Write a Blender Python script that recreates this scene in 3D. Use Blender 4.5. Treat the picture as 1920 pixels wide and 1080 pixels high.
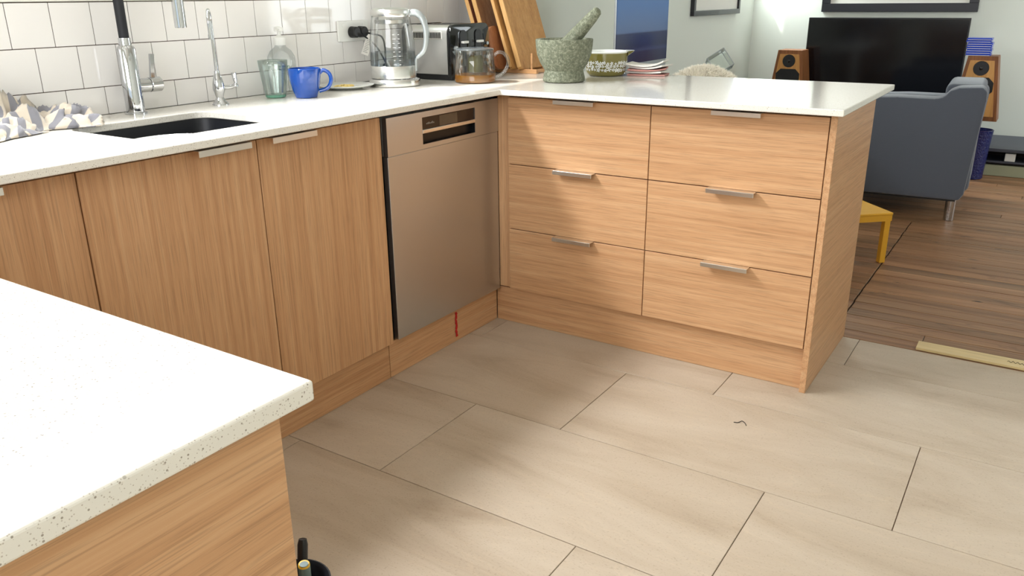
import bpy, bmesh, math, random
from mathutils import Vector, Matrix, noise
random.seed(7)
S = bpy.context.scene
for o in list(bpy.data.objects): bpy.data.objects.remove(o, do_unlink=True)
COL = S.collection
R = math.radians

# ------------------------------------------------------------ camera
FPX = 1529.4
cam_d = bpy.data.cameras.new('camera'); cam = bpy.data.objects.new('camera', cam_d); COL.objects.link(cam)
cam_d.sensor_width = 36.0; cam_d.lens = FPX/1920*36.0; cam_d.clip_start = .02
yaw, pitch, roll = .5811, -.3422, -.0109
fv = Vector((math.cos(pitch)*math.cos(yaw), math.cos(pitch)*math.sin(yaw), math.sin(pitch)))
rv = fv.cross(Vector((0, 0, 1))).normalized(); uv_ = rv.cross(fv)
r2 = rv*math.cos(roll)+uv_*math.sin(roll); u2 = -rv*math.sin(roll)+uv_*math.cos(roll)
m = Matrix((r2, u2, -fv)).transposed().to_4x4(); m.translation = Vector((-2.446, -1.6689, 1.1912))
cam.matrix_world = m
S.camera = cam

# ------------------------------------------------------------ colour management and light
S.view_settings.view_transform = 'Standard'; S.view_settings.look = 'None'
S.view_settings.gamma = 1; S.view_settings.use_curve_mapping = False
S.view_settings.exposure = 0.2
W = bpy.data.worlds.new('sky'); S.world = W; W.use_nodes = True
bg = W.node_tree.nodes['Background']; bg.inputs[0].default_value = (.80, .92, 1.0, 1); bg.inputs[1].default_value = 1.0

def light(name, kind, loc, direction, energy, color=(1, 1, 1), size=None, angle=None, spread=None):
    d = bpy.data.lights.new(name, kind); d.energy = energy; d.color = color
    if size: d.shape = 'RECTANGLE'; d.size, d.size_y = size
    if angle is not None: d.angle = angle
    if spread: d.spread = spread
    o = bpy.data.objects.new(name, d); COL.objects.link(o); o.location = loc
    o.rotation_euler = Vector(direction).to_track_quat('-Z', 'Y').to_euler()
    return o
light('sun', 'SUN', (-3, 4, 5), (.80, -1.0, -1.62), 9.0, (1, .98, .94), angle=R(1.5))
light('kitchen_window_light', 'AREA', (-1.1, .665, 2.03), (0.15, -.8, -.6), 68, (.96, .98, 1.0), (1.85, .12))
light('back_window_light', 'AREA', (-4.2, -1.3, 1.78), (1, .05, -.22), 46, (.99, .985, 1.0), (2.2, 1.0))
light('living_fill_light', 'AREA', (3.6, -3.38, 1.4), (0, 1, -.1), 22, (.90, .97, 1.0), (1.2, 1.2))  # added fill lamp to brighten the living side, no known source there
light('corner_window_light', 'AREA', (4.43, .60, 1.75), (-.45, -.8, -.4), 34, (.9, .98, 1), (.26, .7))

# ------------------------------------------------------------ materials
def lin(c):
    c = c/255.0
    return c/12.92 if c <= .04045 else ((c+.055)/1.055)**2.4
def rgb(r, g, b): return (lin(r), lin(g), lin(b), 1)
def mat(name, color, rough=.5, metal=0, spec=.5, trans=0, ior=1.45, coat=0, emit=None, bump=None, sheen=0):
    m = bpy.data.materials.new(name); m.use_nodes = True; n = m.node_tree; p = n.nodes['Principled BSDF']
    p.inputs['Base Color'].default_value = color; p.inputs['Roughness'].default_value = rough
    p.inputs['Metallic'].default_value = metal; p.inputs['Specular IOR Level'].default_value = spec
    p.inputs['Transmission Weight'].default_value = trans; p.inputs['IOR'].default_value = ior
    p.inputs['Coat Weight'].default_value = coat; p.inputs['Sheen Weight'].default_value = sheen
    if emit: p.inputs['Emission Color'].default_value = emit[0]; p.inputs['Emission Strength'].default_value = emit[1]
    if bump:
        sc, st, dist = bump
        tc = n.nodes.new('ShaderNodeTexCoord'); t = n.nodes.new('ShaderNodeTexNoise'); t.inputs['Scale'].default_value = sc
        t.inputs['Detail'].default_value = 4; b = n.nodes.new('ShaderNodeBump'); b.inputs['Strength'].default_value = st
        b.inputs['Distance'].default_value = dist
        n.links.new(tc.outputs['Object'], t.inputs['Vector']); n.links.new(t.outputs['Fac'], b.inputs['Height'])
        n.links.new(b.outputs['Normal'], p.inputs['Normal'])
    return m
def ramp(n, src, stops):
    r = n.nodes.new('ShaderNodeValToRGB'); e = r.color_ramp.elements
    e[0].position, e[0].color = stops[0]; e[1].position, e[1].color = stops[-1]
    for s in stops[1:-1]:
        x = e.new(s[0]); x.color = s[1]
    n.links.new(src, r.inputs['Fac']); return r
def nmap(n, scale, rnd=True):
    tc = n.nodes.new('ShaderNodeTexCoord'); mp = n.nodes.new('ShaderNodeMapping'); mp.inputs['Scale'].default_value = scale
    if rnd:
        oi = n.nodes.new('ShaderNodeObjectInfo'); ml = n.nodes.new('ShaderNodeMath'); ml.operation = 'MULTIPLY'; ml.inputs[1].default_value = 7.3
        ad = n.nodes.new('ShaderNodeVectorMath'); ad.operation = 'ADD'
        n.links.new(oi.outputs['Random'], ml.inputs[0]); n.links.new(tc.outputs['Object'], ad.inputs[0]); n.links.new(ml.outputs[0], ad.inputs[1])
        n.links.new(ad.outputs[0], mp.inputs['Vector'])
    else: n.links.new(tc.outputs['Object'], mp.inputs['Vector'])
    return mp
def noise_n(n, vec, scale, detail=5, rough=.6, dist=0):
    t = n.nodes.new('ShaderNodeTexNoise'); t.inputs['Scale'].default_value = scale; t.inputs['Detail'].default_value = detail
    t.inputs['Roughness'].default_value = rough; t.inputs['Distortion'].default_value = dist
    n.links.new(vec, t.inputs['Vector']); return t
def mixc(n, fac, a, b, mode='MIX'):
    x = n.nodes.new('ShaderNodeMix'); x.data_type = 'RGBA'; x.blend_type = mode
    for s, v in ((x.inputs[0], fac), (x.inputs[6], a), (x.inputs[7], b)):
        if hasattr(v, 'is_linked'): n.links.new(v, s)
        else: s.default_value = v
    return x.outputs[2]
def wood(name, light_c, mid_c, dark_c, axis, rough=.42, sc=1.0, streak=.55, var=0.0, bump=.15):
    m = mat(name, mid_c, rough, spec=.35); n = m.node_tree; p = n.nodes['Principled BSDF']
    v = [60*sc]*3; v['xyz'.index(axis)] = .9*sc
    mp = nmap(n, v)
    a = noise_n(n, mp.outputs[0], 1.0, 6, .68, .15)
    r1 = ramp(n, a.outputs['Fac'], [(.30, dark_c), (.50, mid_c), (.72, light_c)])
    v2 = [430*sc]*3; v2['xyz'.index(axis)] = 9*sc
    mp2 = nmap(n, v2)
    b = noise_n(n, mp2.outputs[0], 1.0, 3, .6)
    r2_ = ramp(n, b.outputs['Fac'], [(.36, (streak, streak, streak, 1)), (.50, (1, 1, 1, 1))])
    c = mixc(n, .75, r1.outputs[0], r2_.outputs[0], 'MULTIPLY')
    if var:
        oi = n.nodes.new('ShaderNodeObjectInfo')
        rr = ramp(n, oi.outputs['Random'], [(0, (1-var, 1-var, 1-var*.9, 1)), (1, (1+var*.3, 1, 1, 1))])
        c = mixc(n, 1.0, c, rr.outputs[0], 'MULTIPLY')
    n.links.new(c, p.inputs['Base Color'])
    bp = n.nodes.new('ShaderNodeBump'); bp.inputs['Strength'].default_value = bump; bp.inputs['Distance'].default_value = .0006
    n.links.new(b.outputs['Fac'], bp.inputs['Height']); n.links.new(bp.outputs['Normal'], p.inputs['Normal'])
    return m
def thin_glass(name, tint, refl=.10, edge=None, rough=.0):
    m = bpy.data.materials.new(name); m.use_nodes = True; n = m.node_tree
    for x in list(n.nodes):
        if x.type != 'OUTPUT_MATERIAL': n.nodes.remove(x)
    out = n.nodes['Material Output']
    tr = n.nodes.new('ShaderNodeBsdfTransparent'); gl = n.nodes.new('ShaderNodeBsdfGlossy'); gl.inputs['Roughness'].default_value = rough
    lw = n.nodes.new('ShaderNodeLayerWeight'); lw.inputs['Blend'].default_value = .35
    col = ramp(n, lw.outputs['Facing'], [(.0, tint), (.55, tint), (.95, edge or tint)])
    n.links.new(col.outputs[0], tr.inputs[0])
    mr = n.nodes.new('ShaderNodeMapRange'); mr.inputs[1].default_value = 0; mr.inputs[2].default_value = 1
    mr.inputs[3].default_value = refl*.5; mr.inputs[4].default_value = min(1, refl*6)
    n.links.new(lw.outputs['Fresnel'], mr.inputs[0])
    mx = n.nodes.new('ShaderNodeMixShader'); n.links.new(mr.outputs[0], mx.inputs[0]); n.links.new(tr.outputs[0], mx.inputs[1]); n.links.new(gl.outputs[0], mx.inputs[2])
    n.links.new(mx.outputs[0], out.inputs['Surface']); return m

OAK = dict(light_c=rgb(214, 173, 133), mid_c=rgb(202, 157, 116), dark_c=rgb(184, 137, 97), streak=.72)
M = {}
M['oak_h'] = wood('oak_laminate_along_y', axis='y', **OAK)
M['oak_x'] = wood('oak_laminate_along_x', axis='x', **OAK)
M['oak_v'] = wood('oak_laminate_vertical', axis='z', **OAK)
M['oak_edge'] = wood('oak_edge_vertical', rgb(218, 176, 132), rgb(206, 163, 118), rgb(190, 148, 104), 'z', sc=.6, streak=.8)
M['dark_gap'] = mat('dark_gap', rgb(38, 26, 20), .8)
M['brown_carcass'] = mat('brown_carcass', rgb(92, 60, 38), .7)
def floor_boards_mat():
    m = wood('worn_floorboard', rgb(178, 142, 106), rgb(156, 118, 84), rgb(124, 90, 62), 'y', .45, sc=.55, streak=.6, var=.28, bump=.3)
    n = m.node_tree; p = n.nodes['Principled BSDF']; src = p.inputs['Base Color'].links[0].from_socket
    mp = nmap(n, (9, 3.2, 9)); a = noise_n(n, mp.outputs[0], 1.0, 5, .7, .8)
    r = ramp(n, a.outputs['Fac'], [(.28, (.42, .40, .40, 1)), (.42, (1, 1, 1, 1))])
    mp2 = nmap(n, (26, 7, 26)); a2 = noise_n(n, mp2.outputs[0], 1.0, 2, .5, .2)
    r2_ = ramp(n, a2.outputs['Fac'], [(.24, (.12, .10, .10, 1)), (.29, (1, 1, 1, 1))])
    c = mixc(n, 1, src, r.outputs[0], 'MULTIPLY'); c = mixc(n, 1, c, r2_.outputs[0], 'MULTIPLY')
    n.links.new(c, p.inputs['Base Color']); return m
M['board'] = floor_boards_mat()
def floor_tile_mat():
    m = mat('limestone_look_tile', rgb(196, 182, 162), .42, spec=.4); n = m.node_tree; p = n.nodes['Principled BSDF']
    mp = nmap(n, (3.4, .9, 3)); a = noise_n(n, mp.outputs[0], 1.6, 6, .62, .9)
    r = ramp(n, a.outputs['Fac'], [(.26, rgb(166, 148, 128)), (.46, rgb(184, 168, 149)), (.6, rgb(191, 176, 158)), (.78, rgb(199, 185, 168))])
    mp2 = nmap(n, (260, 160, 200)); b = noise_n(n, mp2.outputs[0], 1, 2, .5)
    r2_ = ramp(n, b.outputs['Fac'], [(.30, (.80, .78, .76, 1)), (.42, (1, 1, 1, 1))])
    c = mixc(n, .7, r.outputs[0], r2_.outputs[0], 'MULTIPLY')
    mp3 = nmap(n, (9, 1.6, 3)); g = noise_n(n, mp3.outputs[0], 1.0, 4, .6, 1.6)
    r3 = ramp(n, g.outputs['Fac'], [(.485, (1, 1, 1, 1)), (.5, (1.06, 1.05, 1.03, 1)), (.515, (1, 1, 1, 1))])
    c = mixc(n, .8, c, r3.outputs[0], 'MULTIPLY')
    n.links.new(c, p.inputs['Base Color']); return m
M['floor_tile'] = floor_tile_mat()
M['floor_grout'] = mat('brown_grout', rgb(112, 92, 74), .9)
def quartz_mat():
    m = mat('speckled_white_quartz', rgb(228, 224, 214), .10, spec=.55); n = m.node_tree; p = n.nodes['Principled BSDF']
    tc = n.nodes.new('ShaderNodeTexCoord')
    c = rgb(229, 225, 216)
    for sc, th, colr, thr in ((230, .17, rgb(158, 149, 137), .40), (95, .10, rgb(184, 178, 168), .28), (420, .22, rgb(192, 184, 172), .7)):
        v = n.nodes.new('ShaderNodeTexVoronoi'); v.inputs['Scale'].default_value = sc; n.links.new(tc.outputs['Object'], v.inputs['Vector'])
        r = ramp(n, v.outputs['Distance'], [(th, (1, 1, 1, 1)), (th+.06, (0, 0, 0, 1))])
        sp = n.nodes.new('ShaderNodeSeparateColor'); n.links.new(v.outputs['Color'], sp.inputs[0])
        lt = n.nodes.new('ShaderNodeMath'); lt.operation = 'LESS_THAN'; lt.inputs[1].default_value = thr; n.links.new(sp.outputs[0], lt.inputs[0])
        ml = n.nodes.new('ShaderNodeMath'); ml.operation = 'MULTIPLY'; n.links.new(r.outputs[0], ml.inputs[0]); n.links.new(lt.outputs[0], ml.inputs[1])
        c = mixc(n, ml.outputs[0], c, colr)
    n.links.new(c, p.inputs['Base Color']); return m
M['quartz'] = quartz_mat()
M['wall_tile'] = mat('glazed_white_tile', rgb(236, 233, 231), .07, spec=.6, bump=(7, .25, .002))
M['wall_grout'] = mat('dark_brown_grout', rgb(78, 62, 52), .9)
M['plaster'] = mat('painted_plaster', rgb(226, 229, 220), .75, bump=(30, .15, .003))
M['white_paint'] = mat('white_paint', rgb(235, 233, 226), .5)
M['chrome'] = mat('polished_chrome', (.58, .59, .61, 1), .05, 1)
M['steel'] = mat('brushed_steel', (.78, .78, .77, 1), .25, 1)
def brushed(name, col, rough, axis):
    m = mat(name, col, rough, 1); n = m.node_tree; p = n.nodes['Principled BSDF']
    v = [900]*3; v['xyz'.index(axis)] = 6; mp = nmap(n, v, False); a = noise_n(n, mp.outputs[0], 1, 2, .5)
    b = n.nodes.new('ShaderNodeBump'); b.inputs['Strength'].default_value = .06; b.inputs['Distance'].default_value = .0005
    n.links.new(a.outputs['Fac'], b.inputs['Height']); n.links.new(b.outputs['Normal'], p.inputs['Normal']); return m
M['dw_steel'] = brushed('dishwasher_steel', (.57, .59, .61, 1), .36, 'x')
M['handle'] = mat('brushed_aluminium', (.80, .78, .74, 1), .30, 1)
M['black'] = mat('black_plastic', rgb(16, 16, 18), .35)
M['black_gloss'] = mat('black_gloss', rgb(8, 9, 12), .08, coat=.5)
M['black_matt'] = mat('black_matt_rubber', rgb(28, 30, 36), .55)
M['sink'] = mat('black_composite', rgb(22, 24, 30), .42, bump=(400, .2, .001))
M['white_plastic'] = mat('white_plastic', rgb(236, 236, 232), .3)
M['tv_screen'] = mat('dark_screen', rgb(12, 14, 20), .12, spec=.6)
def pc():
    m = mat('banded_computer_screen', rgb(14, 18, 34), .12); n = m.node_tree; p = n.nodes['Principled BSDF']
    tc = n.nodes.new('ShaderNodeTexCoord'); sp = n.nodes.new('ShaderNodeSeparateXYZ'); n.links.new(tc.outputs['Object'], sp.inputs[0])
    r = ramp(n, sp.outputs[2], [(.155, rgb(18, 24, 48)), (.24, rgb(24, 32, 60)), (.245, rgb(40, 52, 82)), (.265, rgb(20, 28, 54)), (.325, rgb(26, 36, 66)), (.330, rgb(72, 92, 122)), (.45, rgb(62, 98, 142))])  # navy to slate bands by height, used as emission colour
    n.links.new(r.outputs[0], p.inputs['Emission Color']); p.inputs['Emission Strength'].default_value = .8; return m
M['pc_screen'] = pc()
M['kettle_glass'] = thin_glass('kettle_glass', (.97, .98, .98, 1), .10, (.72, .77, .79, 1))
M['water'] = thin_glass('water_in_kettle', (.86, .90, .92, 1), .10, (.62, .68, .73, 1))
M['tea_glass'] = thin_glass('teapot_glass', (.97, .97, .96, 1), .10, (.70, .73, .73, 1))
M['tea'] = mat('amber_tea', rgb(222, 156, 44), .05, trans=.7, ior=1.2)
M['green_glass'] = thin_glass('pale_green_glass', (.955, .995, .98, 1), .10, (.72, .90, .84, 1))
M['green_base'] = mat('green_glass_base', rgb(150, 214, 186), .08, trans=.6)
M['clear_plastic'] = thin_glass('clear_plastic', (.93, .95, .95, 1), .06, (.75, .80, .82, 1))
M['clear_glass'] = thin_glass('clear_glass', (.88, .93, .91, 1), .14, (.40, .50, .46, 1))
M['pane'] = thin_glass('window_glass', (.97, .98, .98, 1), .05)
M['blue_glaze'] = mat('blue_glaze', rgb(0, 66, 152), .08, coat=.6)
M['navy_glaze'] = mat('navy_glaze', rgb(20, 28, 92), .25, coat=.3, bump=(90, .8, .01))
M['olive_glass'] = mat('olive_glass', rgb(122, 114, 56), .15, coat=.4)
M['milk_glass'] = mat('white_milk_glass', rgb(238, 240, 236), .15)
def granite():
    m = mat('green_grey_granite', rgb(112, 116, 98), .75); n = m.node_tree; p = n.nodes['Principled BSDF']
    mp = nmap(n, (1, 1, 1), False); a = noise_n(n, mp.outputs[0], 95, 6, .75); r = ramp(n, a.outputs['Fac'], [(.30, rgb(74, 78, 64)), (.5, rgb(112, 116, 96)), (.70, rgb(164, 166, 146))])
    n.links.new(r.outputs[0], p.inputs['Base Color']); b = n.nodes.new('ShaderNodeBump'); b.inputs['Strength'].default_value = .9; b.inputs['Distance'].default_value = .003
    n.links.new(a.outputs['Fac'], b.inputs['Height']); n.links.new(b.outputs['Normal'], p.inputs['Normal']); return m
M['granite'] = granite()
M['honey'] = wood('honey_bamboo', rgb(206, 158, 100), rgb(190, 140, 82), rgb(166, 116, 62), 'z', sc=.7, streak=.8)
M['honey_edge'] = wood('honey_edge', rgb(224, 180, 124), rgb(212, 166, 108), rgb(192, 144, 88), 'z', sc=.7, streak=.85)
M['brown_wood'] = wood('brown_wood', rgb(172, 122, 80), rgb(152, 104, 64), rgb(128, 84, 50), 'z', sc=.7, streak=.75)
M['red_wood'] = wood('reddish_wood', rgb(150, 84, 50), rgb(128, 66, 40), rgb(96, 46, 28), 'z', sc=.7, streak=.75)
M['warm_wood'] = wood('warm_wood', rgb(176, 116, 76), rgb(158, 98, 62), rgb(130, 76, 46), 'z', sc=.7, streak=.75)
M['beech'] = wood('beech', rgb(216, 168, 120), rgb(204, 154, 106), rgb(188, 138, 92), 'y', sc=.7, streak=.85)
M['pine'] = wood('raw_pine', rgb(226, 204, 156), rgb(214, 190, 140), rgb(192, 162, 108), 'y', sc=.5, streak=.8)
M['spk_front'] = wood('speaker_baffle', rgb(216, 164, 98), rgb(202, 148, 84), rgb(180, 126, 68), 'z', sc=.6, streak=.85)
M['spk_frame'] = wood('speaker_cabinet', rgb(158, 104, 62), rgb(140, 88, 50), rgb(112, 68, 38), 'z', sc=.6, streak=.8)
M['sofa'] = mat('grey_blue_fabric', rgb(82, 87, 98), .92, sheen=.3, bump=(260, .5, .002))
M['yellow'] = mat('yellow_paint', rgb(226, 170, 52), .4)
M['bench_dark'] = mat('dark_bench', rgb(70, 72, 82), .5)
M['bench_pale'] = mat('pale_terrazzo', rgb(168, 170, 142), .8, bump=(60, .4, .004))
M['blue_case'] = mat('blue_disc_case', rgb(20, 62, 190), .2)
M['paper'] = mat('paper', rgb(232, 228, 220), .7)
M['paper_red'] = mat('red_printed_paper', rgb(190, 136, 128), .7)
M['fleece'] = mat('cream_fleece', rgb(252, 246, 230), .9, sheen=.2)
M['red_tape'] = mat('red_ribbon', rgb(190, 28, 30), .5, bump=(160, .8, .004))
M['food'] = mat('pale_yellow_food', rgb(232, 206, 130), .6)
M['grey_metal'] = mat('light_grey_aluminium', rgb(176, 182, 184), .4, .6)
M['black_frame'] = mat('dark_picture_frame', rgb(26, 26, 34), .35)
M['lid_grey'] = mat('smoked_lid', rgb(84, 88, 90), .15)
M['desk'] = mat('pale_desk_top', rgb(206, 204, 196), .5)
M['tool_grey'] = mat('grey_green_handle', rgb(92, 112, 110), .4)
M['tool_yellow'] = mat('yellow_handle_end', rgb(214, 172, 50), .4)
M['tool_red'] = mat('red_handle_collar', rgb(130, 28, 34), .4)
M['leaf_tea'] = mat('tea_leaves', rgb(96, 92, 40), .8)
M['marking'] = mat('white_marking', rgb(240, 240, 240), .4)
M['grey_mark'] = mat('grey_marking', rgb(150, 146, 140), .4)
M['green_ink'] = mat('green_ink', rgb(52, 108, 78), .5)
M['ink'] = mat('pencil_ink', rgb(30, 24, 22), .8)
M['display'] = mat('dark_display', rgb(40, 28, 22), .12)
M['display_grey'] = mat('unlit_display', rgb(92, 80, 66), .15)
M['white_print'] = mat('white_print', rgb(244, 246, 246), .35)

# ------------------------------------------------------------ geometry helpers (bmesh in world coordinates)
def wloc(p):
    v = Vector((0, 0, 0))
    while p: v += p.location; p = p.parent
    return v
def obj(name, bm, mt, parent=None, loc=None, smooth=False, sub=0, auto=True):
    me = bpy.data.meshes.new(name); off = wloc(parent) if parent else Vector(loc or (0, 0, 0))
    bmesh.ops.translate(bm, verts=bm.verts, vec=-off)
    bmesh.ops.recalc_face_normals(bm, faces=bm.faces)
    bm.to_mesh(me); bm.free()
    for mm in (mt if isinstance(mt, list) else [mt]): me.materials.append(mm)
    if smooth:
        for f in me.polygons: f.use_smooth = True
        if auto and hasattr(me, 'set_sharp_from_angle'): me.set_sharp_from_angle(angle=R(38))
    o = bpy.data.objects.new(name, me); COL.objects.link(o)
    if parent: o.parent = parent
    else: o.location = off
    if sub:
        md = o.modifiers.new('sub', 'SUBSURF'); md.levels = sub; md.render_levels = sub
    return o
def tag(o, label, cat, group=None):
    o['label'] = label; o['category'] = cat
    if group: o['group'] = group
    return o
def thing(name, label, cat, loc, group=None):
    o = bpy.data.objects.new(name, None); o.empty_display_size = .05; COL.objects.link(o); o.location = loc
    return tag(o, label, cat, group)
def box(bm, x0, x1, y0, y1, z0, z1, bev=0, seg=2, mi=0, M4=None):
    t = bmesh.new(); bmesh.ops.create_cube(t, size=1)
    for v in t.verts: v.co = Vector((x0+(v.co.x+.5)*(x1-x0), y0+(v.co.y+.5)*(y1-y0), z0+(v.co.z+.5)*(z1-z0)))
    if bev: bmesh.ops.bevel(t, geom=t.edges[:], offset=bev, segments=seg, affect='EDGES', profile=.5)
    return merge(bm, t, mi, M4)
def merge(bm, t, mi=0, M4=None):
    mp = {}; out = []
    for v in t.verts:
        nv = bm.verts.new(M4 @ v.co if M4 else v.co); mp[v] = nv; out.append(nv)
    for f in t.faces:
        nf = bm.faces.new([mp[v] for v in f.verts]); nf.material_index = mi; nf.smooth = f.smooth
    t.free(); return out
def lathe(bm, c, prof, seg=32, mi=0, M4=None, cap=True):
    t = bmesh.new(); rings = []
    for r, z in prof:
        if r < 1e-5: rings.append([t.verts.new((c[0], c[1], c[2]+z))])
        else: rings.append([t.verts.new((c[0]+r*math.cos(2*math.pi*i/seg), c[1]+r*math.sin(2*math.pi*i/seg), c[2]+z)) for i in range(seg)])
    for a, b in zip(rings, rings[1:]):
        for i in range(seg):
            j = (i+1) % seg
            if len(a) == 1 and len(b) == 1: continue
            if len(a) == 1: t.faces.new((a[0], b[i], b[j]))
            elif len(b) == 1: t.faces.new((a[i], a[j], b[0]))
            else: t.faces.new((a[i], a[j], b[j], b[i]))
    if cap:
        if len(rings[0]) > 1: t.faces.new(rings[0][::-1])
        if len(rings[-1]) > 1: t.faces.new(rings[-1])
    return merge(bm, t, mi, M4)
def axis_m(p0, p1):
    d = Vector(p1)-Vector(p0); q = d.to_track_quat('Z', 'Y').to_matrix().to_4x4(); q.translation = Vector(p0); return q, d.length
def cyl(bm, p0, p1, r0, r1=None, seg=20, bev=0, mi=0):
    r1 = r0 if r1 is None else r1; q, L = axis_m(p0, p1)
    pr = [(r0, 0), (r1, L)] if not bev else [(r0-bev, 0), (r0, bev), (r1, L-bev), (r1-bev, L)]
    return lathe(bm, (0, 0, 0), pr, seg, mi, q)
def smooth_path(pts, n=8):
    pts = [Vector(p) for p in pts]; out = []
    P = [2*pts[0]-pts[1]]+pts+[2*pts[-1]-pts[-2]]
    for i in range(1, len(P)-2):
        for k in range(n):
            t = k/n; a, b, c, d = P[i-1], P[i], P[i+1], P[i+2]
            out.append(.5*((2*b)+(-a+c)*t+(2*a-5*b+4*c-d)*t*t+(-a+3*b-3*c+d)*t**3))
    out.append(pts[-1]); return out
def tube(bm, pts, r, seg=12, n=8, flat=1.0, mi=0):
    ps = smooth_path(pts, n) if n else [Vector(p) for p in pts]
    t = bmesh.new(); rings = []; up = None
    for i, p in enumerate(ps):
        d = (ps[min(i+1, len(ps)-1)]-ps[max(i-1, 0)]).normalized()
        if up is None: up = d.orthogonal().normalized()
        up = (up-d*up.dot(d)).normalized(); s = d.cross(up)
        rr = r[min(int(i/(len(ps)-1)*(len(r)-1)+.5), len(r)-1)] if isinstance(r, (list, tuple)) else r
        rings.append([t.verts.new(p+up*math.cos(2*math.pi*k/seg)*rr+s*math.sin(2*math.pi*k/seg)*rr*flat) for k in range(seg)])
    for a, b in zip(rings, rings[1:]):
        for k in range(seg): t.faces.new((a[k], a[(k+1) % seg], b[(k+1) % seg], b[k]))
    t.faces.new(rings[0][::-1]); t.faces.new(rings[-1])
    return merge(bm, t, mi)
def prism(bm, poly, z0, z1, bev=0, mi=0, M4=None):
    t = bmesh.new(); f = t.faces.new([t.verts.new((x, y, z0)) for x, y in poly])
    e = bmesh.ops.extrude_face_region(t, geom=[f]); vs = [v for v in e['geom'] if isinstance(v, bmesh.types.BMVert)]
    for v in vs: v.co.z = z1
    if bev: bmesh.ops.bevel(t, geom=t.edges[:], offset=bev, segments=2, affect='EDGES', profile=.5)
    return merge(bm, t, mi, M4)
def rrect(x0, x1, y0, y1, r, n=5):
    o = []
    for cx, cy, a0 in ((x1-r, y1-r, 0), (x0+r, y1-r, 90), (x0+r, y0+r, 180), (x1-r, y0+r, 270)):
        for k in range(n+1):
            a = R(a0+90*k/n); o.append((cx+r*math.cos(a), cy+r*math.sin(a)))
    return o
B = bmesh.new
def simple(name, mt, parent, *a, bev=0, smooth=False, **k):
    bm = B(); box(bm, *a, bev=bev, **k); return obj(name, bm, mt, parent, smooth=smooth)
def struct(o): o['kind'] = 'structure'; return o
def copy_tree(o, parent=None):
    c = o.copy(); COL.objects.link(c); c.parent = parent
    for ch in o.children: copy_tree(ch, c)
    return c

# ============================================================ SETTING
YW = .5556; XF = 4.65; CE = 2.55; YR = -3.45; XB = -4.35
# --- floor: tiles on the kitchen side, old boards on the living side
fl = bpy.data.objects.new('floor', None); COL.objects.link(fl); struct(fl)
simple('subfloor', M['floor_grout'], fl, XB, .545, YR, YW, -.06, -.0035)
simple('board_underlay', M['dark_gap'], fl, .545, XF, YR, YW, -.06, -.012)
XA, WT, LT = -.6095, .4474, .9
for k in range(-9, 4):
    x0 = XA+(k-1)*WT; x1 = x0+WT
    if k == 3: x1 = .541
    j = -.3253-.3*k
    while j < YW+.9: j += LT
    y1 = j
    while y1 > YR:
        y0 = y1-LT
        a, b = max(y0, YR), min(y1, YW)
        if b-a > .02 and x1 > XB and b > YR:
            g = .0011
            o = simple('tile', M['floor_tile'], fl, max(x0, XB)+g, x1-g, a+g, b-g, -.010, 0, bev=.0008, seg=1)
        y1 = y0
xx = .546; bw = .0815; i = 0; rb = random.Random(3)
while xx < XF-.01:
    w = bw*rb.uniform(.97, 1.03); x1 = min(xx+w, XF); cuts = [YW, ]
    seam = .74 < xx < 2.35
    y = YW-rb.uniform(.5, 1.4)
    while y > -1.0:
        cuts.append(y); y -= rb.uniform(.9, 1.7)
    if seam: cuts = [c for c in cuts if c > -.9]+[-1.122+rb.uniform(-.0015, .0015)]
    y = cuts[-1]-rb.uniform(.7, 1.9)
    while y > YR+.3:
        cuts.append(y); y -= rb.uniform(.9, 1.9)
    cuts.append(YR)
    for a, b in zip(cuts, cuts[1:]):
        gg = .003 if (seam and abs(a+1.122) < .01) else .0012
        g2 = .003 if (seam and abs(b+1.122) < .01) else .0008
        zz = rb.uniform(-.0012, 0)
        simple('floorboard', M['board'], fl, xx+.0011, x1-.0011, b+g2, a-gg, -.010, zz, bev=.0012, seg=1)
    xx = x1+(.003 if abs(x1-.76) < .045 else 0); i += 1

# --- walls
WX0, WX1, WZ0, WZ1 = -2.1, -.10, 1.36, 2.12       # window over the sink
VX0, VX1, VZ0, VZ1 = 4.28, 4.58, 1.30, 2.2       # narrow window in the living corner
def wall_y(name, y0, y1, xs, holes, mt):
    bm = B(); cx = xs[0]
    for hx0, hx1, hz0, hz1 in holes:
        box(bm, cx, hx0, y0, y1, 0, CE); box(bm, hx0, hx1, y0, y1, 0, hz0); box(bm, hx0, hx1, y0, y1, hz1, CE); cx = hx1
    box(bm, cx, xs[1], y0, y1, 0, CE)
    return struct(obj(name, bm, mt))
wl = wall_y('wall_left', YW+.0045, YW+.17, (XB, XF+.15), [(WX0, WX1, WZ0, WZ1), (VX0, VX1, VZ0, VZ1)], M['plaster'])
simple('grout', M['wall_grout'], wl, -2.0, .78, YW+.0022, YW+.0045, .893, 1.1925)
TP = .11135
def wtile(x0, x1, z0, z1):
    g = .0010
    simple('tile', M['wall_tile'], wl, x0+g, x1-g, YW, YW+.0044, z0+g, z1-g, bev=.0009, seg=2)
for z0, z1, off in ((.893, .9685, -1.1155), (.9685, 1.080, -1.0625), (1.080, 1.1915, -1.119)):
    k = -8
    while True:
        x0 = off+k*TP; x1 = x0+TP; k += 1
        if x0 > .78: break
        if x1 > .78: x1 = .78
        wtile(x0, x1, z0, z1)
bm = B(); box(bm, -2.0, .80, YW-.002, YW+.0045, 1.1935, 1.215, .002)
struct(obj('trim_1', bm, M['white_paint']))
wf = B(); box(wf, XF, XF+.15, YR, YW+.17, 0, CE); struct(obj('wall_far', wf, M['plaster']))
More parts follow.
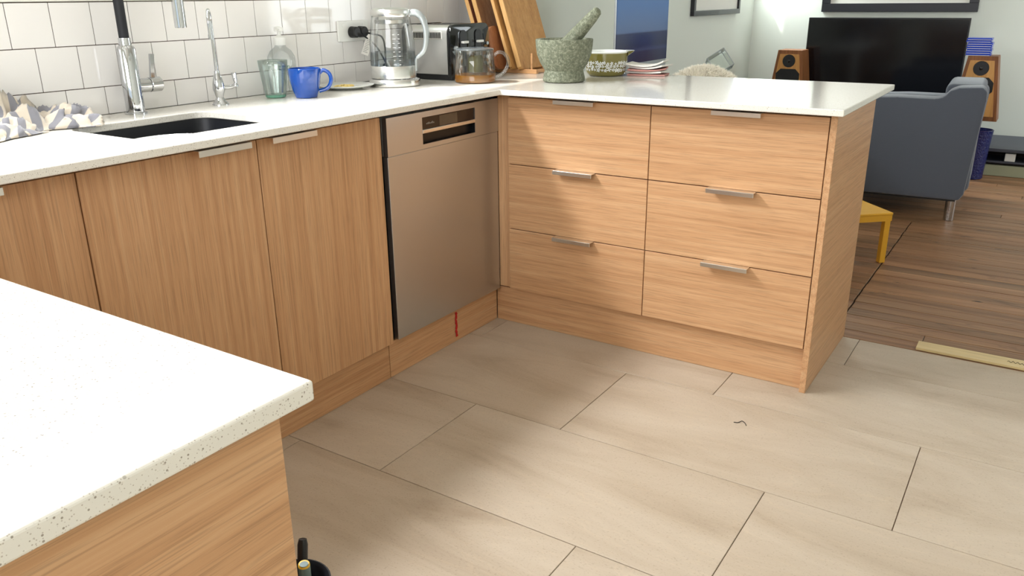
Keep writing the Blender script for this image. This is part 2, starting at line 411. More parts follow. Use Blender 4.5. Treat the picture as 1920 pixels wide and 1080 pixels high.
# wall behind the camera, with a window
def wall_x(name, x0, x1, ys, holes, mt):
    bm = B(); cy = ys[0]
    for a, b, z0, z1 in holes:
        box(bm, x0, x1, cy, a, 0, CE); box(bm, x0, x1, a, b, 0, z0); box(bm, x0, x1, a, b, z1, CE); cy = b
    box(bm, x0, x1, cy, ys[1], 0, CE); return struct(obj(name, bm, mt))
wall_x('wall_back', XB-.15, XB, (YR-.15, YW+.17), [(-2.5, -.1, .95, 2.3)], M['plaster'])
wall_y('wall_right', YR-.15, YR, (XB, XF), [(3.0, 4.2, .5, 2.2)], M['plaster'])
bm = B(); box(bm, XB-.15, XF+.15, YR-.15, YW+.17, CE, CE+.1); struct(obj('ceiling', bm, M['white_paint']))
bm = B(); box(bm, XB, XF, YW+.1705, .84, 2.35, 2.66); struct(obj('sun_block_trim', bm, M['white_paint']))      # unseen eaves fascia, added to keep the sun off the floor
def window_y(name, x0, x1, z0, z1, ya, yb, nm):
    w = bpy.data.objects.new(name, None); COL.objects.link(w); w.location = (x0, ya, z0); struct(w)
    bm = B(); t = .04
    box(bm, x0, x0+t, ya, yb, z0, z1); box(bm, x1-t, x1, ya, yb, z0, z1)
    box(bm, x0+t, x1-t, ya, yb, z0, z0+t); box(bm, x0+t, x1-t, ya, yb, z1-t, z1)
    for k in range(1, nm):
        xm = x0+(x1-x0)*k/nm; box(bm, xm-.02, xm+.02, ya, yb, z0+t, z1-t)
    obj('window_frame', bm, M['white_paint'], w)
    simple('pane', M['pane'], w, x0+t, x1-t, (ya+yb)/2-.003, (ya+yb)/2+.003, z0+t, z1-t)
window_y('window_1', WX0, WX1, WZ0, WZ1, YW+.12, YW+.165, 2)
w1 = bpy.data.objects['window_1']; bm = B(); box(bm, WX0-.05, WX1+.05, .485, YW+.118, 1.333, 1.3595, .003); obj('shading_sill', bm, M['white_paint'], w1)  # deep sill out of view, added to shade the worktop behind the sink
window_y('window_2', VX0, VX1, VZ0, VZ1, YW+.12, YW+.165, 1)
window_y('window_3', 3.0, 4.2, .5, 2.2, YR-.14, YR-.10, 2)
w4 = bpy.data.objects.new('window_4', None); COL.objects.link(w4); w4.location = (XB-.12, -2.5, .95); struct(w4)
bm = B()
for a in ((-2.5, -2.46), (-1.32, -1.28), (-.14, -.1)): box(bm, XB-.14, XB-.10, a[0], a[1], .95, 2.3)
for y0, y1 in ((-2.46, -1.32), (-1.28, -.14)):
    box(bm, XB-.14, XB-.10, y0, y1, .95, .99); box(bm, XB-.14, XB-.10, y0, y1, 2.26, 2.3)
obj('window_frame', bm, M['white_paint'], w4)
bm = B(); box(bm, XF-.016, XF, YR, YW-.0, 0, .10, .003); struct(obj('baseboard_far', bm, M['white_paint']))

# ============================================================ KITCHEN CABINETS
ZT, TH, OH = .893, .019, .0662
ZB = ZT-TH
def handle_y(parent, y0, y1, z):     # lip pull on a drawer top edge (drawer faces -x)
    bm = B(); box(bm, -.030, .004, y0, y1, z+.0008, z+.0028, .0006, 1); box(bm, -.030, -.0275, y0, y1, z-.011, z+.002, .0008, 1)
    return obj('handle', bm, M['handle'], parent)
def handle_x(parent, x0, x1, z):
    bm = B(); box(bm, x0, x1, -.026, .004, z+.0008, z+.0028, .0006, 1); box(bm, x0, x1, -.026, -.0235, z-.013, z+.002, .0008, 1)
    return obj('handle', bm, M['handle'], parent)
ZD = [.1459, .3835, .6244, .8632]
def drawer_unit(y0, y1, hy, label):
    t = thing('drawer_cabinet', label, 'cabinet', (.26, (y0+y1)/2, 0), 'drawer cabinets of the peninsula')
    bm = B(); box(bm, .021, .52, y1+.001, y0-.001, .14, ZB-.001)
    obj('cabinet_body', bm, M['brown_carcass'], t)
    for k in range(3):
        bm = B(); box(bm, 0, .0195, y1+.0016, y0-.0016, ZD[k]+.0014, ZD[k+1]-.0018, .0007, 1)
        d = obj('drawer_front', bm, M['oak_h'], t)
        handle_y(d, hy[1], hy[0], ZD[k+1]-.0018)
    return t
drawer_unit(-.052, -.5988, (-.253, -.405), 'oak three drawer cabinet of the peninsula, next to the dishwasher corner')
drawer_unit(-.5988, -1.1473, (-.806, -.957), 'oak three drawer cabinet of the peninsula, beside the grey end panel')
# filler strip in the corner
bm = B(); box(bm, .014, .030, -.0505, .0, .1459, ZB-.001, .0005, 1); tag(obj('filler_strip', bm, M['oak_v'], loc=(.02, -.025, .146)), 'narrow oak filler strip in the corner right of the dishwasher', 'filler panel')
# end panel and plinth, back panel
bm = B(); box(bm, -.002, .552, -1.1677, -1.1490, 0, ZB-.0005, .0006, 1)
tag(obj('end_panel', bm, M['oak_x'], loc=(.27, -1.158, 0)), 'oak end panel closing the peninsula on the living room side', 'panel')
bm = B(); box(bm, .5215, .540, -1.1485, YW-.001, 0, ZB-.0005, .0006, 1)
tag(obj('back_panel', bm, M['oak_h'], loc=(.53, -.3, 0)), 'oak back panel of the peninsula facing the desk', 'panel')
KO = .024
bm = B(); box(bm, KO, KO+.016, -1.1485, .022, 0.0005, .139, .0006, 1)
tag(obj('plinth', bm, M['oak_h'], loc=(KO, -.55, 0)), 'long oak plinth under the peninsula drawers', 'plinth')
bm = B(); box(bm, -.6085, KO-.001, KO, KO+.016, 0.0005, .126, .0006, 1)
pl1 = tag(obj('plinth', bm, M['oak_x'], loc=(-.3, KO, 0)), 'short oak plinth under the dishwasher with red tape on it', 'plinth')
bm = B(); box(bm, -2.04, -.6110, KO, KO+.016, 0.0005, .126, .0006, 1)
tag(obj('plinth', bm, M['oak_x'], loc=(-1.3, KO, 0)), 'long oak plinth under the sink cabinets', 'plinth')
bm = B()
n = 16
vs = [[bm.verts.new((-.2445+sx*(.0055+.0012*math.sin(i*2.1))+.0015*math.sin(i*.9), KO-.0008-.0022*abs(math.sin(i*1.3)), .113-.095*i/n)) for sx in (-1, 1)] for i in range(n+1)]
for a, b in zip(vs, vs[1:]): bm.faces.new((a[0], a[1], b[1], b[0]))
e = bmesh.ops.extrude_face_region(bm, geom=bm.faces[:])
for v in e['geom']:
    if isinstance(v, bmesh.types.BMVert): v.co.y += .0008
tag(obj('red_ribbon', bm, M['red_tape'], loc=(-.2445, KO-.001, .02)), 'strip of crumpled red tape hanging on the plinth below the dishwasher', 'ribbon')
# doors of the left run
def door_unit(name, label, doors, x0, x1):
    t = thing(name, label, 'cabinet', ((x0+x1)/2, .28, 0))
    bm = B()
    if name == 'sink_cabinet':      # open topped box round the sink
        box(bm, x0+.001, x1-.001, .021, .54, .13, .15); box(bm, x0+.001, x0+.017, .021, .54, .15, ZB-.001)
        box(bm, x1-.017, x1-.001, .021, .54, .15, ZB-.001); box(bm, x0+.017, x1-.017, .52, .54, .15, ZB-.001); box(bm, x0+.017, x1-.017, .021, .036, .15, ZB-.001)
    else: box(bm, x0+.001, x1-.001, .021, .54, .13, ZB-.001)
    obj('cabinet_body', bm, M['brown_carcass'], t)
    for a, b, h in doors:
        bm = B(); box(bm, a+.0017, b-.0017, 0, .0195, .132, .8592, .0007, 1)
        d = obj('door', bm, M['oak_v'], t)
        if h: handle_x(d, h[0], h[1], .8592)
    return t
door_unit('sink_cabinet', 'oak double door cabinet under the black sink', [(-1.5447, -1.0726, (-1.262, -1.107)), (-1.0726, -.6095, (-1.040, -.887))], -1.5447, -.6095)
door_unit('base_cabinet', 'oak single door cabinet left of the sink cabinet, partly behind the near worktop', [(-2.0, -1.5447, (-1.855, -1.700))], -2.04, -1.5447)
# near leg of the U: end panel and body
t = thing('near_cabinet', 'oak cabinet under the near worktop, seen by its end panel', 'cabinet', (-2.37, -.6, 0))
bm = B(); box(bm, -2.70, -2.043, -1.1685, -1.150, 0, ZB-.0005, .0006, 1); obj('side_panel', bm, M['oak_x'], t)
bm = B(); box(bm, -2.68, -2.066, -1.1495, .0, .13, ZB-.001); obj('cabinet_body', bm, M['brown_carcass'], t)
for y0, y1 in ((-1.147, -.79), (-.79, -.433), (-.433, -.076)):
    bm = B(); box(bm, -2.0655, -2.046, y0+.0017, y1-.0017, .135, .859, .0007, 1); obj('door', bm, M['oak_v'], t)
bm = B(); box(bm, -2.10, -2.085, -1.149, .02, 0, .129); obj('plinth', bm, M['oak_h'], t)

# worktop, one U shaped slab with the sink cut out
SX0, SX1, SY0, SY1 = -1.342, -.935, .045, .382
def worktop():
    t = bmesh.new()
    yf, yo, xi = -OH, -1.1944, -OH
    outer = [(.714, yo), (.714, YW-.0005), (-2.72, YW-.0005), (-2.72, -1.1928), (-2.0234, -1.1928), (-2.0234, yf), (xi, yf), (xi, yo)]
    hole = rrect(SX0, SX1, SY0, SY1, .045, 6)
    ov = [t.verts.new((x, y, ZT)) for x, y in outer]; hv = [t.verts.new((x, y, ZT)) for x, y in hole]
    oe = [t.edges.new((ov[i], ov[(i+1) % len(ov)])) for i in range(len(ov))]
    he = [t.edges.new((hv[i], hv[(i+1) % len(hv)])) for i in range(len(hv))]
    bmesh.ops.triangle_fill(t, use_beauty=True, use_dissolve=False, edges=oe+he)
    e = bmesh.ops.extrude_face_region(t, geom=t.faces[:])
    for v in e['geom']:
        if isinstance(v, bmesh.types.BMVert): v.co.z = ZB
    bmesh.ops.recalc_face_normals(t, faces=t.faces)
    ed = [x for x in t.edges if len(x.link_faces) == 2 and x.calc_face_angle(0) > 1.0]
    bmesh.ops.bevel(t, geom=ed, offset=.0028, segments=3, affect='EDGES', profile=.5)
    return t
tag(obj('worktop', worktop(), M['quartz'], loc=(-.9, .2, ZB)), 'U shaped speckled white stone worktop running round the whole kitchen', 'worktop')
# sink
def sink():
    t = thing('sink', 'black undermount sink set into the white worktop below the chrome taps', 'sink', ((SX0+SX1)/2, (SY0+SY1)/2, .69))
    bm = B(); a = rrect(SX0-.004, SX1+.004, SY0-.004, SY1+.004, .05, 6); b = rrect(SX0+.01, SX1-.01, SY0+.01, SY1-.01, .05, 6)
    c = rrect(SX0+.03, SX1-.03, SY0+.03, SY1-.03, .05, 6)
    rings = [[bm.verts.new((x, y, z)) for x, y in r_] for r_, z in ((a, ZB-.001), (b, .72), (c, .705))]
    out = [[bm.verts.new((x, y, z)) for x, y in r_] for r_, z in ((rrect(SX0-.02, SX1+.02, SY0-.02, SY1+.02, .06, 6), ZB-.001), (rrect(SX0-.004, SX1+.004, SY0-.004, SY1+.004, .05, 6), .695))]
    n = len(a)
    for p, q in ((rings[0], rings[1]), (rings[1], rings[2]), (rings[0], out[0]), (out[0], out[1])):
        for i in range(n): bm.faces.new((p[i], p[(i+1) % n], q[(i+1) % n], q[i]))
    bm.faces.new(rings[2]); bm.faces.new(out[1])
    obj('basin', bm, M['sink'], t, smooth=True)
    bm = B(); lathe(bm, ((SX0+SX1)/2, (SY0+SY1)/2+.05, .705), [(.0, .001), (.03, .0015), (.042, .004), (.045, .001)], 24, cap=False)
    obj('drain', bm, M['chrome'], t, smooth=True)
sink()
bm = B(); lathe(bm, (-1.185, .180, .708), [(.0, 0), (.055, 0), (.085, .03), (.112, .10), (.118, .146), (.124, .150), (.122, .146), (.114, .142), (.108, .10), (.082, .034), (.052, .004), (0, .004)], 40, cap=False)
tag(obj('steel_bowl', bm, M['steel'], loc=(-1.185, .18, .708), smooth=True), 'shiny stainless steel bowl standing in the black sink', 'bowl')

# ============================================================ DISHWASHER
def dishwasher():
    t = thing('dishwasher', 'stainless steel dishwasher between the sink cabinet and the corner', 'dishwasher', (-.29, .28, .03))
    X0, X1 = -.5856, .012
    bm = B(); box(bm, X0-.012, X1, .022, .54, .13, ZB-.002); obj('tub', bm, M['black'], t)
    bm = B(); box(bm, X0, X1, 0, .020, .134, .7355, .0015, 2); obj('door', bm, M['dw_steel'], t)
    # control fascia with a rectangular opening
    fx0, fx1, fz0, fz1 = -.416, -.129, .751, .836
    bm = B()
    for a in ((X0, fx0, .7365, .8535), (fx1, X1, .7365, .8535), (fx0, fx1, .7365, fz0), (fx0, fx1, fz1, .8535)):
        box(bm, a[0], a[1], -.002, .018, a[2], a[3])
    box(bm, X0-.0005, X1, .018, .022, .7365, .8535)
    p = obj('control_fascia', bm, M['dw_steel'], t)
    bm = B(); box(bm, fx0, fx1, .001, .010, .797, fz1); g = obj('control_window', bm, M['display'], t)
    bm = B(); box(bm, -.324, -.228, .0002, .002, .799, .832); obj('display', bm, M['display_grey'], g)
    bm = B()
    for k in range(7): box(bm, -.392+k*.006, -.3885+k*.006, .0002, .0012, .812, .8155+.0015*(k % 3))
    obj('printed_mark', bm, M['grey_mark'], g)
    bm = B(); box(bm, fx0, fx1, -.0035, .010, .785, .797, .0015, 2); obj('handle_bar', bm, M['handle'], t)
    bm = B(); box(bm, fx0, fx1, .0175, .0178, fz0, .785, 0); box(bm, fx0, fx0+.0008, 0, .018, fz0, .785); box(bm, fx1-.0008, fx1, 0, .018, fz0, .785); box(bm, fx0, fx1, 0, .018, fz0, fz0+.0008)
    obj('handle_recess', bm, M['black'], t)
dishwasher()

# ============================================================ TAPS
def mixer():
    x, y = -1.071, .496; t = thing('mixer_tap', 'tall chrome mixer tap with a black hose behind the sink', 'tap', (x, y, ZT))
    bm = B(); lathe(bm, (x, y, ZT), [(.030, 0), (.030, .004), (.025, .006), (.0245, .175), (.021, .182), (.017, .186), (.016, .205)], 32); obj('tap_body', bm, M['chrome'], t, smooth=True)
    tip = Vector((-1.097, .205, 1.128))
    bm = B(); tube(bm, [(x, y, 1.095), (x, y, 1.20), (x, y, 1.32), (x-.005, y-.05, 1.42), (x-.013, y-.145, 1.47), (tip.x, tip.y+.05, 1.42), (tip.x, tip.y, 1.33), (tip.x, tip.y, 1.24)], .0135, 16); obj('hose', bm, M['black_matt'], t, smooth=True)
    bm = B(); cyl(bm, tip, tip+Vector((0, 0, .125)), .0145, .0145, 24, .001); obj('spray_head', bm, M['chrome'], t, smooth=True)
    bm = B(); cyl(bm, (x+.015, y, .968), (x+.052, y, .968), .0195, None, 28, .0008); cyl(bm, (x+.0535, y, .968), (x+.088, y, .968), .0205, None, 28, .0012)
    l = obj('lever_hub', bm, M['chrome'], t, smooth=True)
    bm = B(); box(bm, x+.060, x+.073, y-.004, y+.004, .985, 1.052, .001, M4=Matrix.Translation((x+.066, y, .985)) @ Matrix.Rotation(R(7), 4, 'Y') @ Matrix.Translation((-x-.066, -y, -.985)))
    obj('lever', bm, M['chrome'], l)
mixer()
def filter_tap():
    x, y = -.815, .455; t = thing('filter_tap', 'slim chrome swan neck tap with a side lever beside the mixer', 'tap', (x, y, ZT))
    bm = B(); lathe(bm, (x, y, ZT), [(.025, 0), (.025, .003), (.016, .012), (.011, .022), (.014, .034), (.018, .046), (.017, .062), (.011, .085), (.008, .092), (.0075, .10)], 28); obj('tap_body', bm, M['chrome'], t, smooth=True)
    d = Vector((-.66, -.75, 0)); p = Vector((x, y, 0)); pts = [p+Vector((0, 0, .985)), p+Vector((0, 0, 1.05)), p+Vector((0, 0, 1.12))]
    for a in range(15, 181, 15): pts.append(p+d*.036*(1-math.cos(R(a)))+Vector((0, 0, 1.13+.036*math.sin(R(a)))))
    pts.append(pts[-1]+Vector((0, 0, -.03)))
    bm = B(); tube(bm, pts, .0052, 12, 4); e = pts[-1]; cyl(bm, e, e+Vector((0, 0, -.014)), .0065, None, 14); obj('spout', bm, M['chrome'], t, smooth=True)
    bm = B(); tube(bm, [(x, y, .945), (x+.03, y-.012, .943), (x+.052, y-.018, .949)], [.009, .007, .0055], 12, 4)
    tube(bm, [(x+.050, y-.018, .943), (x+.049, y-.018, .962), (x+.046, y-.018, .985)], [.007, .0045, .006, .0075], 12, 4); obj('lever', bm, M['chrome'], t, smooth=True)
filter_tap()

# ============================================================ THINGS ON THE WORKTOP
def mug():
    x, y = -.553, .361; t = thing('mug', 'glossy blue ceramic mug with its handle to the right', 'mug', (x, y, ZT))
    bm = B(); lathe(bm, (x, y, ZT), [(0, .002), (.029, .002), (.031, 0), (.035, .002), (.042, .022), (.048, .05), (.051, .078), (.0518, .091), (.050, .0925), (.0485, .091), (.0475, .075), (.044, .045), (.038, .02), (.028, .008), (0, .007)], 40, cap=False)
    obj('cup', bm, M['blue_glaze'], t, smooth=True)
    d = Vector((.60, -.80, 0)); p = Vector((x, y, ZT)); z = Vector((0, 0, 1))
    bm = B(); tube(bm, [p+d*.046+z*.076, p+d*.060+z*.085, p+d*.078+z*.074, p+d*.082+z*.052, p+d*.070+z*.030, p+d*.042+z*.020], .0052, 12, 6, 1.3); obj('handle', bm, M['blue_glaze'], t, smooth=True)
mug()
def tumbler():
    x, y = -.600, .452; t = thing('glass_tumbler', 'pale green ribbed glass tumbler left of the blue mug', 'glass', (x, y, ZT))
    bm = B(); seg = 48; prof = [(.031, .002), (.034, .02), (.040, .06), (.0455, .10), (.0465, .117)]
    def ring(r, z, rib): return [bm.verts.new((x+(r+rib*.0012*math.cos(12*a))*math.cos(a), y+(r+rib*.0012*math.cos(12*a))*math.sin(a), ZT+z)) for a in [2*math.pi*i/seg for i in range(seg)]]
    rs = [ring(r, z, 1 if z < .09 else 0) for r, z in prof]+[ring(r-.0022, z, 0) for r, z in prof[::-1]]
    for a, b in zip(rs, rs[1:]):
        for i in range(seg): bm.faces.new((a[i], a[(i+1) % seg], b[(i+1) % seg], b[i]))
    obj('glass_wall', bm, M['green_glass'], t, smooth=True, auto=False)
    bm = B(); lathe(bm, (x, y, ZT), [(0, 0), (.028, 0), (.032, .003), (.033, .009), (.029, .011), (0, .009)], 40, cap=False); obj('glass_foot', bm, M['green_base'], t, smooth=True)
tumbler()
def text(s, size, mt, parent, loc, rot, name='lettering', ext=.0002):
    c = bpy.data.curves.new(name, 'FONT'); c.body = s; c.size = size; c.extrude = ext; c.align_x = 'CENTER'; c.materials.append(mt)
    o = bpy.data.objects.new(name, c); COL.objects.link(o); o.parent = parent; o.location = Vector(loc)-(wloc(parent) if parent else Vector((0, 0, 0))); o.rotation_euler = rot
    bpy.context.view_layer.update(); me = bpy.data.meshes.new_from_object(o.evaluated_get(bpy.context.evaluated_depsgraph_get()))
    q = bpy.data.objects.new(name, me); COL.objects.link(q); q.parent = parent; q.location = o.location; q.rotation_euler = rot
    bpy.data.objects.remove(o); return q
def soap():
    x, y = -.513, .507; t = thing('soap_bottle', 'clear plastic soap bottle with white pump behind the green tumbler', 'bottle', (x, y, ZT))
    bm = B(); lathe(bm, (x, y, ZT), [(.030, .0), (.042, .002), (.045, .012), (.046, .10), (.044, .122), (.034, .140), (.019, .152), (.017, .158)], 36); obj('bottle_body', bm, M['clear_plastic'], t, smooth=True)
    bm = B(); lathe(bm, (x, y, ZT), [(.019, .158), (.020, .160), (.020, .182), (.014, .186), (.006, .19), (.006, .200), (.015, .202), (.014, .214), (0, .217)], 24); tube(bm, [(x, y, ZT+.207), (x-.022, y-.016, ZT+.208), (x-.034, y-.025, ZT+.203)], .0045, 8, 3)
    obj('pump', bm, M['white_plastic'], t, smooth=True)
    a = math.atan2(-1.67-y, -2.446-x)+.10
    lx = x+.0475*math.cos(a); ly = y+.0475*math.sin(a)
    text('green', .017, M['green_ink'], t, (lx, ly, ZT+.088), (R(90), 0, a+R(90)))
    bm = B()
    for k in range(14):
        b = R(200+140*k/13); c = R(200+140*(k+1)/13)
        u0, w0, u1, w1 = .024*math.cos(b), .016*math.sin(b), .024*math.cos(c), .016*math.sin(c)
        tg = Vector((-math.sin(a), math.cos(a), 0)); p0 = Vector((lx, ly, ZT+.095))+tg*u0+Vector((0, 0, w0)); p1 = Vector((lx, ly, ZT+.095))+tg*u1+Vector((0, 0, w1))
        cyl(bm, p0, p1, .0008, None, 5)
    obj('label_swoosh', bm, M['green_ink'], t)
soap()
def outlet():
    t = thing('power_outlet', 'white double power outlet on the tiled wall', 'outlet', (-.118, YW, 1.08))
    bm = B(); box(bm, -.198, -.038, YW-.008, YW-.0002, 1.044, 1.117, .003); obj('face_plate', bm, M['white_plastic'], t)
    for sx in (-.178, -.068):
        bm = B(); box(bm, sx, sx+.010, YW-.0105, YW-.008, 1.095, 1.108, .001); obj('switch', bm, M['white_plastic'], t)
outlet()
for i, (px_, lab) in enumerate(((-.132, 'left black round plug in the wall outlet'), (-.090, 'right black round plug, its cord running to the kettle'))):
    t = thing('power_plug', lab, 'plug', (px_, YW-.008, 1.077), 'black plugs in the outlet')
    bm = B(); cyl(bm, (px_, YW-.0085, 1.077), (px_, YW-.040, 1.077), .0205, .019, 24, .003); obj('plug_body', bm, M['black'], t, smooth=True)
    e = Vector((px_, YW-.038, 1.074)); bm = B()
    if i == 0: tube(bm, [e, e+Vector((.02, -.012, -.01)), (-.05, .50, 1.02), (.02, .50, .93), (.10, .515, .897), (.20, .515, .897)], .0032, 8, 6)
    else: tube(bm, [e, e+Vector((.03, -.01, -.006)), (-.045, .475, 1.055), (-.038, .47, 1.00), (-.055, .465, .93), (-.11, .46, .8965), (-.12, .452, .8965)], .0032, 8, 6)
    obj('cord', bm, M['black'], t, smooth=True)
t = thing('cable_tag', 'white printed paper tag hanging on the plug cord', 'tag', (-.10, .49, 1.06))
bm = B(); TM = Matrix.Translation((-.088, .493, 1.066)) @ Matrix.Rotation(R(-48), 4, 'Z') @ Matrix.Rotation(R(22), 4, 'Y')
prism(bm, [(-.012, -.075), (.014, -.075), (.014, -.006), (.006, 0), (-.006, 0), (-.012, -.008)], -.0003, .0003, M4=TM @ Matrix.Rotation(R(90), 4, 'X')); obj('paper_tag', bm, M['paper'], t)
bm = B()
for k in range(9): box(bm, -.008, .009-.004*(k % 3 == 1), -.0012, -.0004, -.018-.006*k, -.0162-.006*k, M4=TM)
obj('printed_lines', bm, M['grey_mark'], t)
def plate():
    x, y = -.285, .446; 
    bm = B(); lathe(bm, (x, y, ZT), [(0, .0), (.055, .0), (.06, .003), (.098, .012), (.1, .014), (.097, .0145), (.06, .006), (0, .005)], 40, cap=False)
    tag(obj('plate', bm, M['milk_glass'], loc=(x, y, ZT), smooth=True), 'white plate with pale crumbs standing right of the mug', 'plate')
    rr = random.Random(4); bm = B()
    for k in range(46):
        a = rr.uniform(0, 6.28); r_ = .030*math.sqrt(rr.random()); s = rr.uniform(.004, .007)
        tm = Matrix.Translation((x-.02+r_*math.cos(a)*1.25, y-.012+r_*math.sin(a), ZT+.0065+s*.5+rr.uniform(0, .007)*(1-r_/.042))) @ Matrix.Rotation(rr.uniform(0, 3), 4, 'Z') @ Matrix.Rotation(rr.uniform(-.6, .6), 4, 'X')
        q = bmesh.new(); bmesh.ops.create_icosphere(q, subdivisions=1, radius=s)
        for v in q.verts: v.co.z *= .45
        merge(bm, q, 0, tm)
    o = tag(obj('crumbs', bm, M['food'], loc=(x, y, ZT+.006)), 'pale yellow crumbs heaped on the white plate', 'food'); o['kind'] = 'stuff'
plate()
HD = Vector((.549, -.836, 0))
def kettle():
    x, y = -.121, .362; t = thing('electric_kettle', 'glass and steel electric kettle half full of water on its base', 'kettle', (x, y, ZT))
    bm = B(); lathe(bm, (x, y, ZT), [(.080, 0), (.088, .002), (.0895, .008), (.089, .020), (.084, .026), (0, .027)], 44)
    q = Vector((x, y, ZT))+HD*.05
    prism(bm, [(q.x+HD.x*u+(-HD.y)*w, q.y+HD.y*u+HD.x*w) for u, w in ((0, -.06), (.03, -.055), (.042, -.03), (.042, .03), (.03, .055), (0, .06))], ZT+.002, ZT+.022, .002)
    b = obj('power_base', bm, M['steel'], t, smooth=True)
    for k in range(7):
        bm = B(); a = math.atan2(HD.y, HD.x)-R(62)+R(13)*k; cyl(bm, (x+.078*math.cos(a), y+.078*math.sin(a), ZT+.024), (x+.081*math.cos(a), y+.081*math.sin(a), ZT+.0275), .0035, None, 10); obj('button', bm, M['chrome'], b)
    bm = B(); lathe(bm, (x, y, ZT), [(.079, .0275), (.0815, .030), (.0815, .070), (.080, .072), (0, .072)], 44); obj('steel_band', bm, M['steel'], t, smooth=True)
    bm = B(); lathe(bm, (x, y, ZT), [(.0812, .072), (.0815, .10), (.080, .15), (.074, .20), (.068, .238)], 44, cap=False); g = obj('glass_jug', bm, M['kettle_glass'], t, smooth=True)
    bm = B(); lathe(bm, (x, y, ZT), [(0, .0725), (.0795, .0725), (.0797, .10), (.0793, .118), (0, .118)], 44, cap=False); obj('water', bm, M['water'], t, smooth=True)
    bm = B(); lathe(bm, (x, y, ZT), [(.068, .238), (.0705, .242), (.0715, .255), (.069, .263), (.050, .268), (0, .270)], 40); lathe(bm, (x, y, ZT), [(.03, .212), (.058, .216), (.060, .228)], 30)
    obj('lid', bm, M['steel'], t, smooth=True)
    P_ = Vector((x, y, ZT)); z = Vector((0, 0, 1))
    bm = B(); tube(bm, [P_+HD*.066+z*.250, P_+HD*.090+z*.250, P_+HD*.112+z*.232, P_+HD*.123+z*.195, P_+HD*.122+z*.150, P_+HD*.112+z*.118, P_+HD*.092+z*.100, P_+HD*.083+z*.088, P_+HD*.083+z*.050], [.013, .014, .0135, .012, .011, .0105, .0095, .007, .005], 14, 7, .8); obj('handle', bm, M['grey_metal'], t, smooth=True)
    # printed scale on the glass, towards the room
    bm = B(); a0 = math.atan2(-1.67-y, -2.446-x)
    for k in range(8):
        z0 = ZT+.078+k*.0145; r_ = .0822 if z0 < ZT+.14 else .0822-(z0-ZT-.14)*.11
        for j in range(4 if k % 2 else 6):
            a = a0+.02+j*.022; cyl(bm, (x+r_*math.cos(a), y+r_*math.sin(a), z0), (x+r_*math.cos(a+.016), y+r_*math.sin(a+.016), z0), .0009, None, 5)
        for j in range(3):
            a = a0+.26+j*.03; cyl(bm, (x+r_*math.cos(a), y+r_*math.sin(a), z0), (x+r_*math.cos(a+.02), y+r_*math.sin(a+.02), z0), .0010, None, 5)
    obj('scale_marks', bm, M['marking'], g)
kettle()
def teapot():
    x, y = .108, .163; t = thing('glass_teapot', 'glass teapot with amber tea and a strainer in front of the toaster', 'teapot', (x, y, ZT))
    bm = B(); lathe(bm, (x, y, ZT), [(.070, .001), (.076, .004), (.0775, .012), (.076, .04), (.0725, .08), (.0705, .112), (.0715, .118)], 44, cap=False); lathe(bm, (x, y, ZT), [(0, .001), (.070, .001)], 44, cap=False)
    u = -HD; P_ = Vector((x, y, ZT)); z = Vector((0, 0, 1)); s = Vector((-u.y, u.x, 0))
    q = [bm.verts.new(P_+v) for v in (u*.069+z*.096+s*.012, u*.069+z*.096-s*.012, u*.082+z*.112-s*.004, u*.082+z*.112+s*.004, u*.069+z*.117+s*.014, u*.069+z*.117-s*.014)]
    bm.faces.new((q[0], q[1], q[2], q[3])); bm.faces.new((q[0], q[3], q[4])); bm.faces.new((q[1], q[5], q[2]))
    obj('glass_body', bm, M['tea_glass'], t, smooth=True)
    bm = B(); lathe(bm, (x, y, ZT), [(0, .004), (.073, .004), (.0757, .012), (.075, .030), (0, .030)], 44, cap=False); obj('tea', bm, M['tea'], t, smooth=True)
    bm = B(); lathe(bm, (x, y, ZT), [(0, .1245), (.060, .1245), (.071, .1215), (.072, .118), (.066, .116), (0, .116)], 40, cap=False); obj('lid', bm, M['lid_grey'], t, smooth=True)
    bm = B(); lathe(bm, (x, y, ZT), [(.030, .116), (.030, .036), (.0, .034)], 28, cap=False); st = obj('strainer', bm, M['tea_glass'], t, smooth=True)
    bm = B(); lathe(bm, (x+.006, y, ZT), [(0, .038), (.027, .038), (.028, .085), (.02, .096), (0, .098)], 20, cap=False); obj('tea_leaves', bm, M['leaf_tea'], st, smooth=True)
    bm = B(); tube(bm, [P_+HD*.071+z*.096, P_+HD*.090+z*.108, P_+HD*.112+z*.100, P_+HD*.124+z*.074, P_+HD*.114+z*.044, P_+HD*.092+z*.024, P_+HD*.076+z*.018], .0058, 12, 6); obj('handle', bm, M['tea_glass'], t, smooth=True)
teapot()
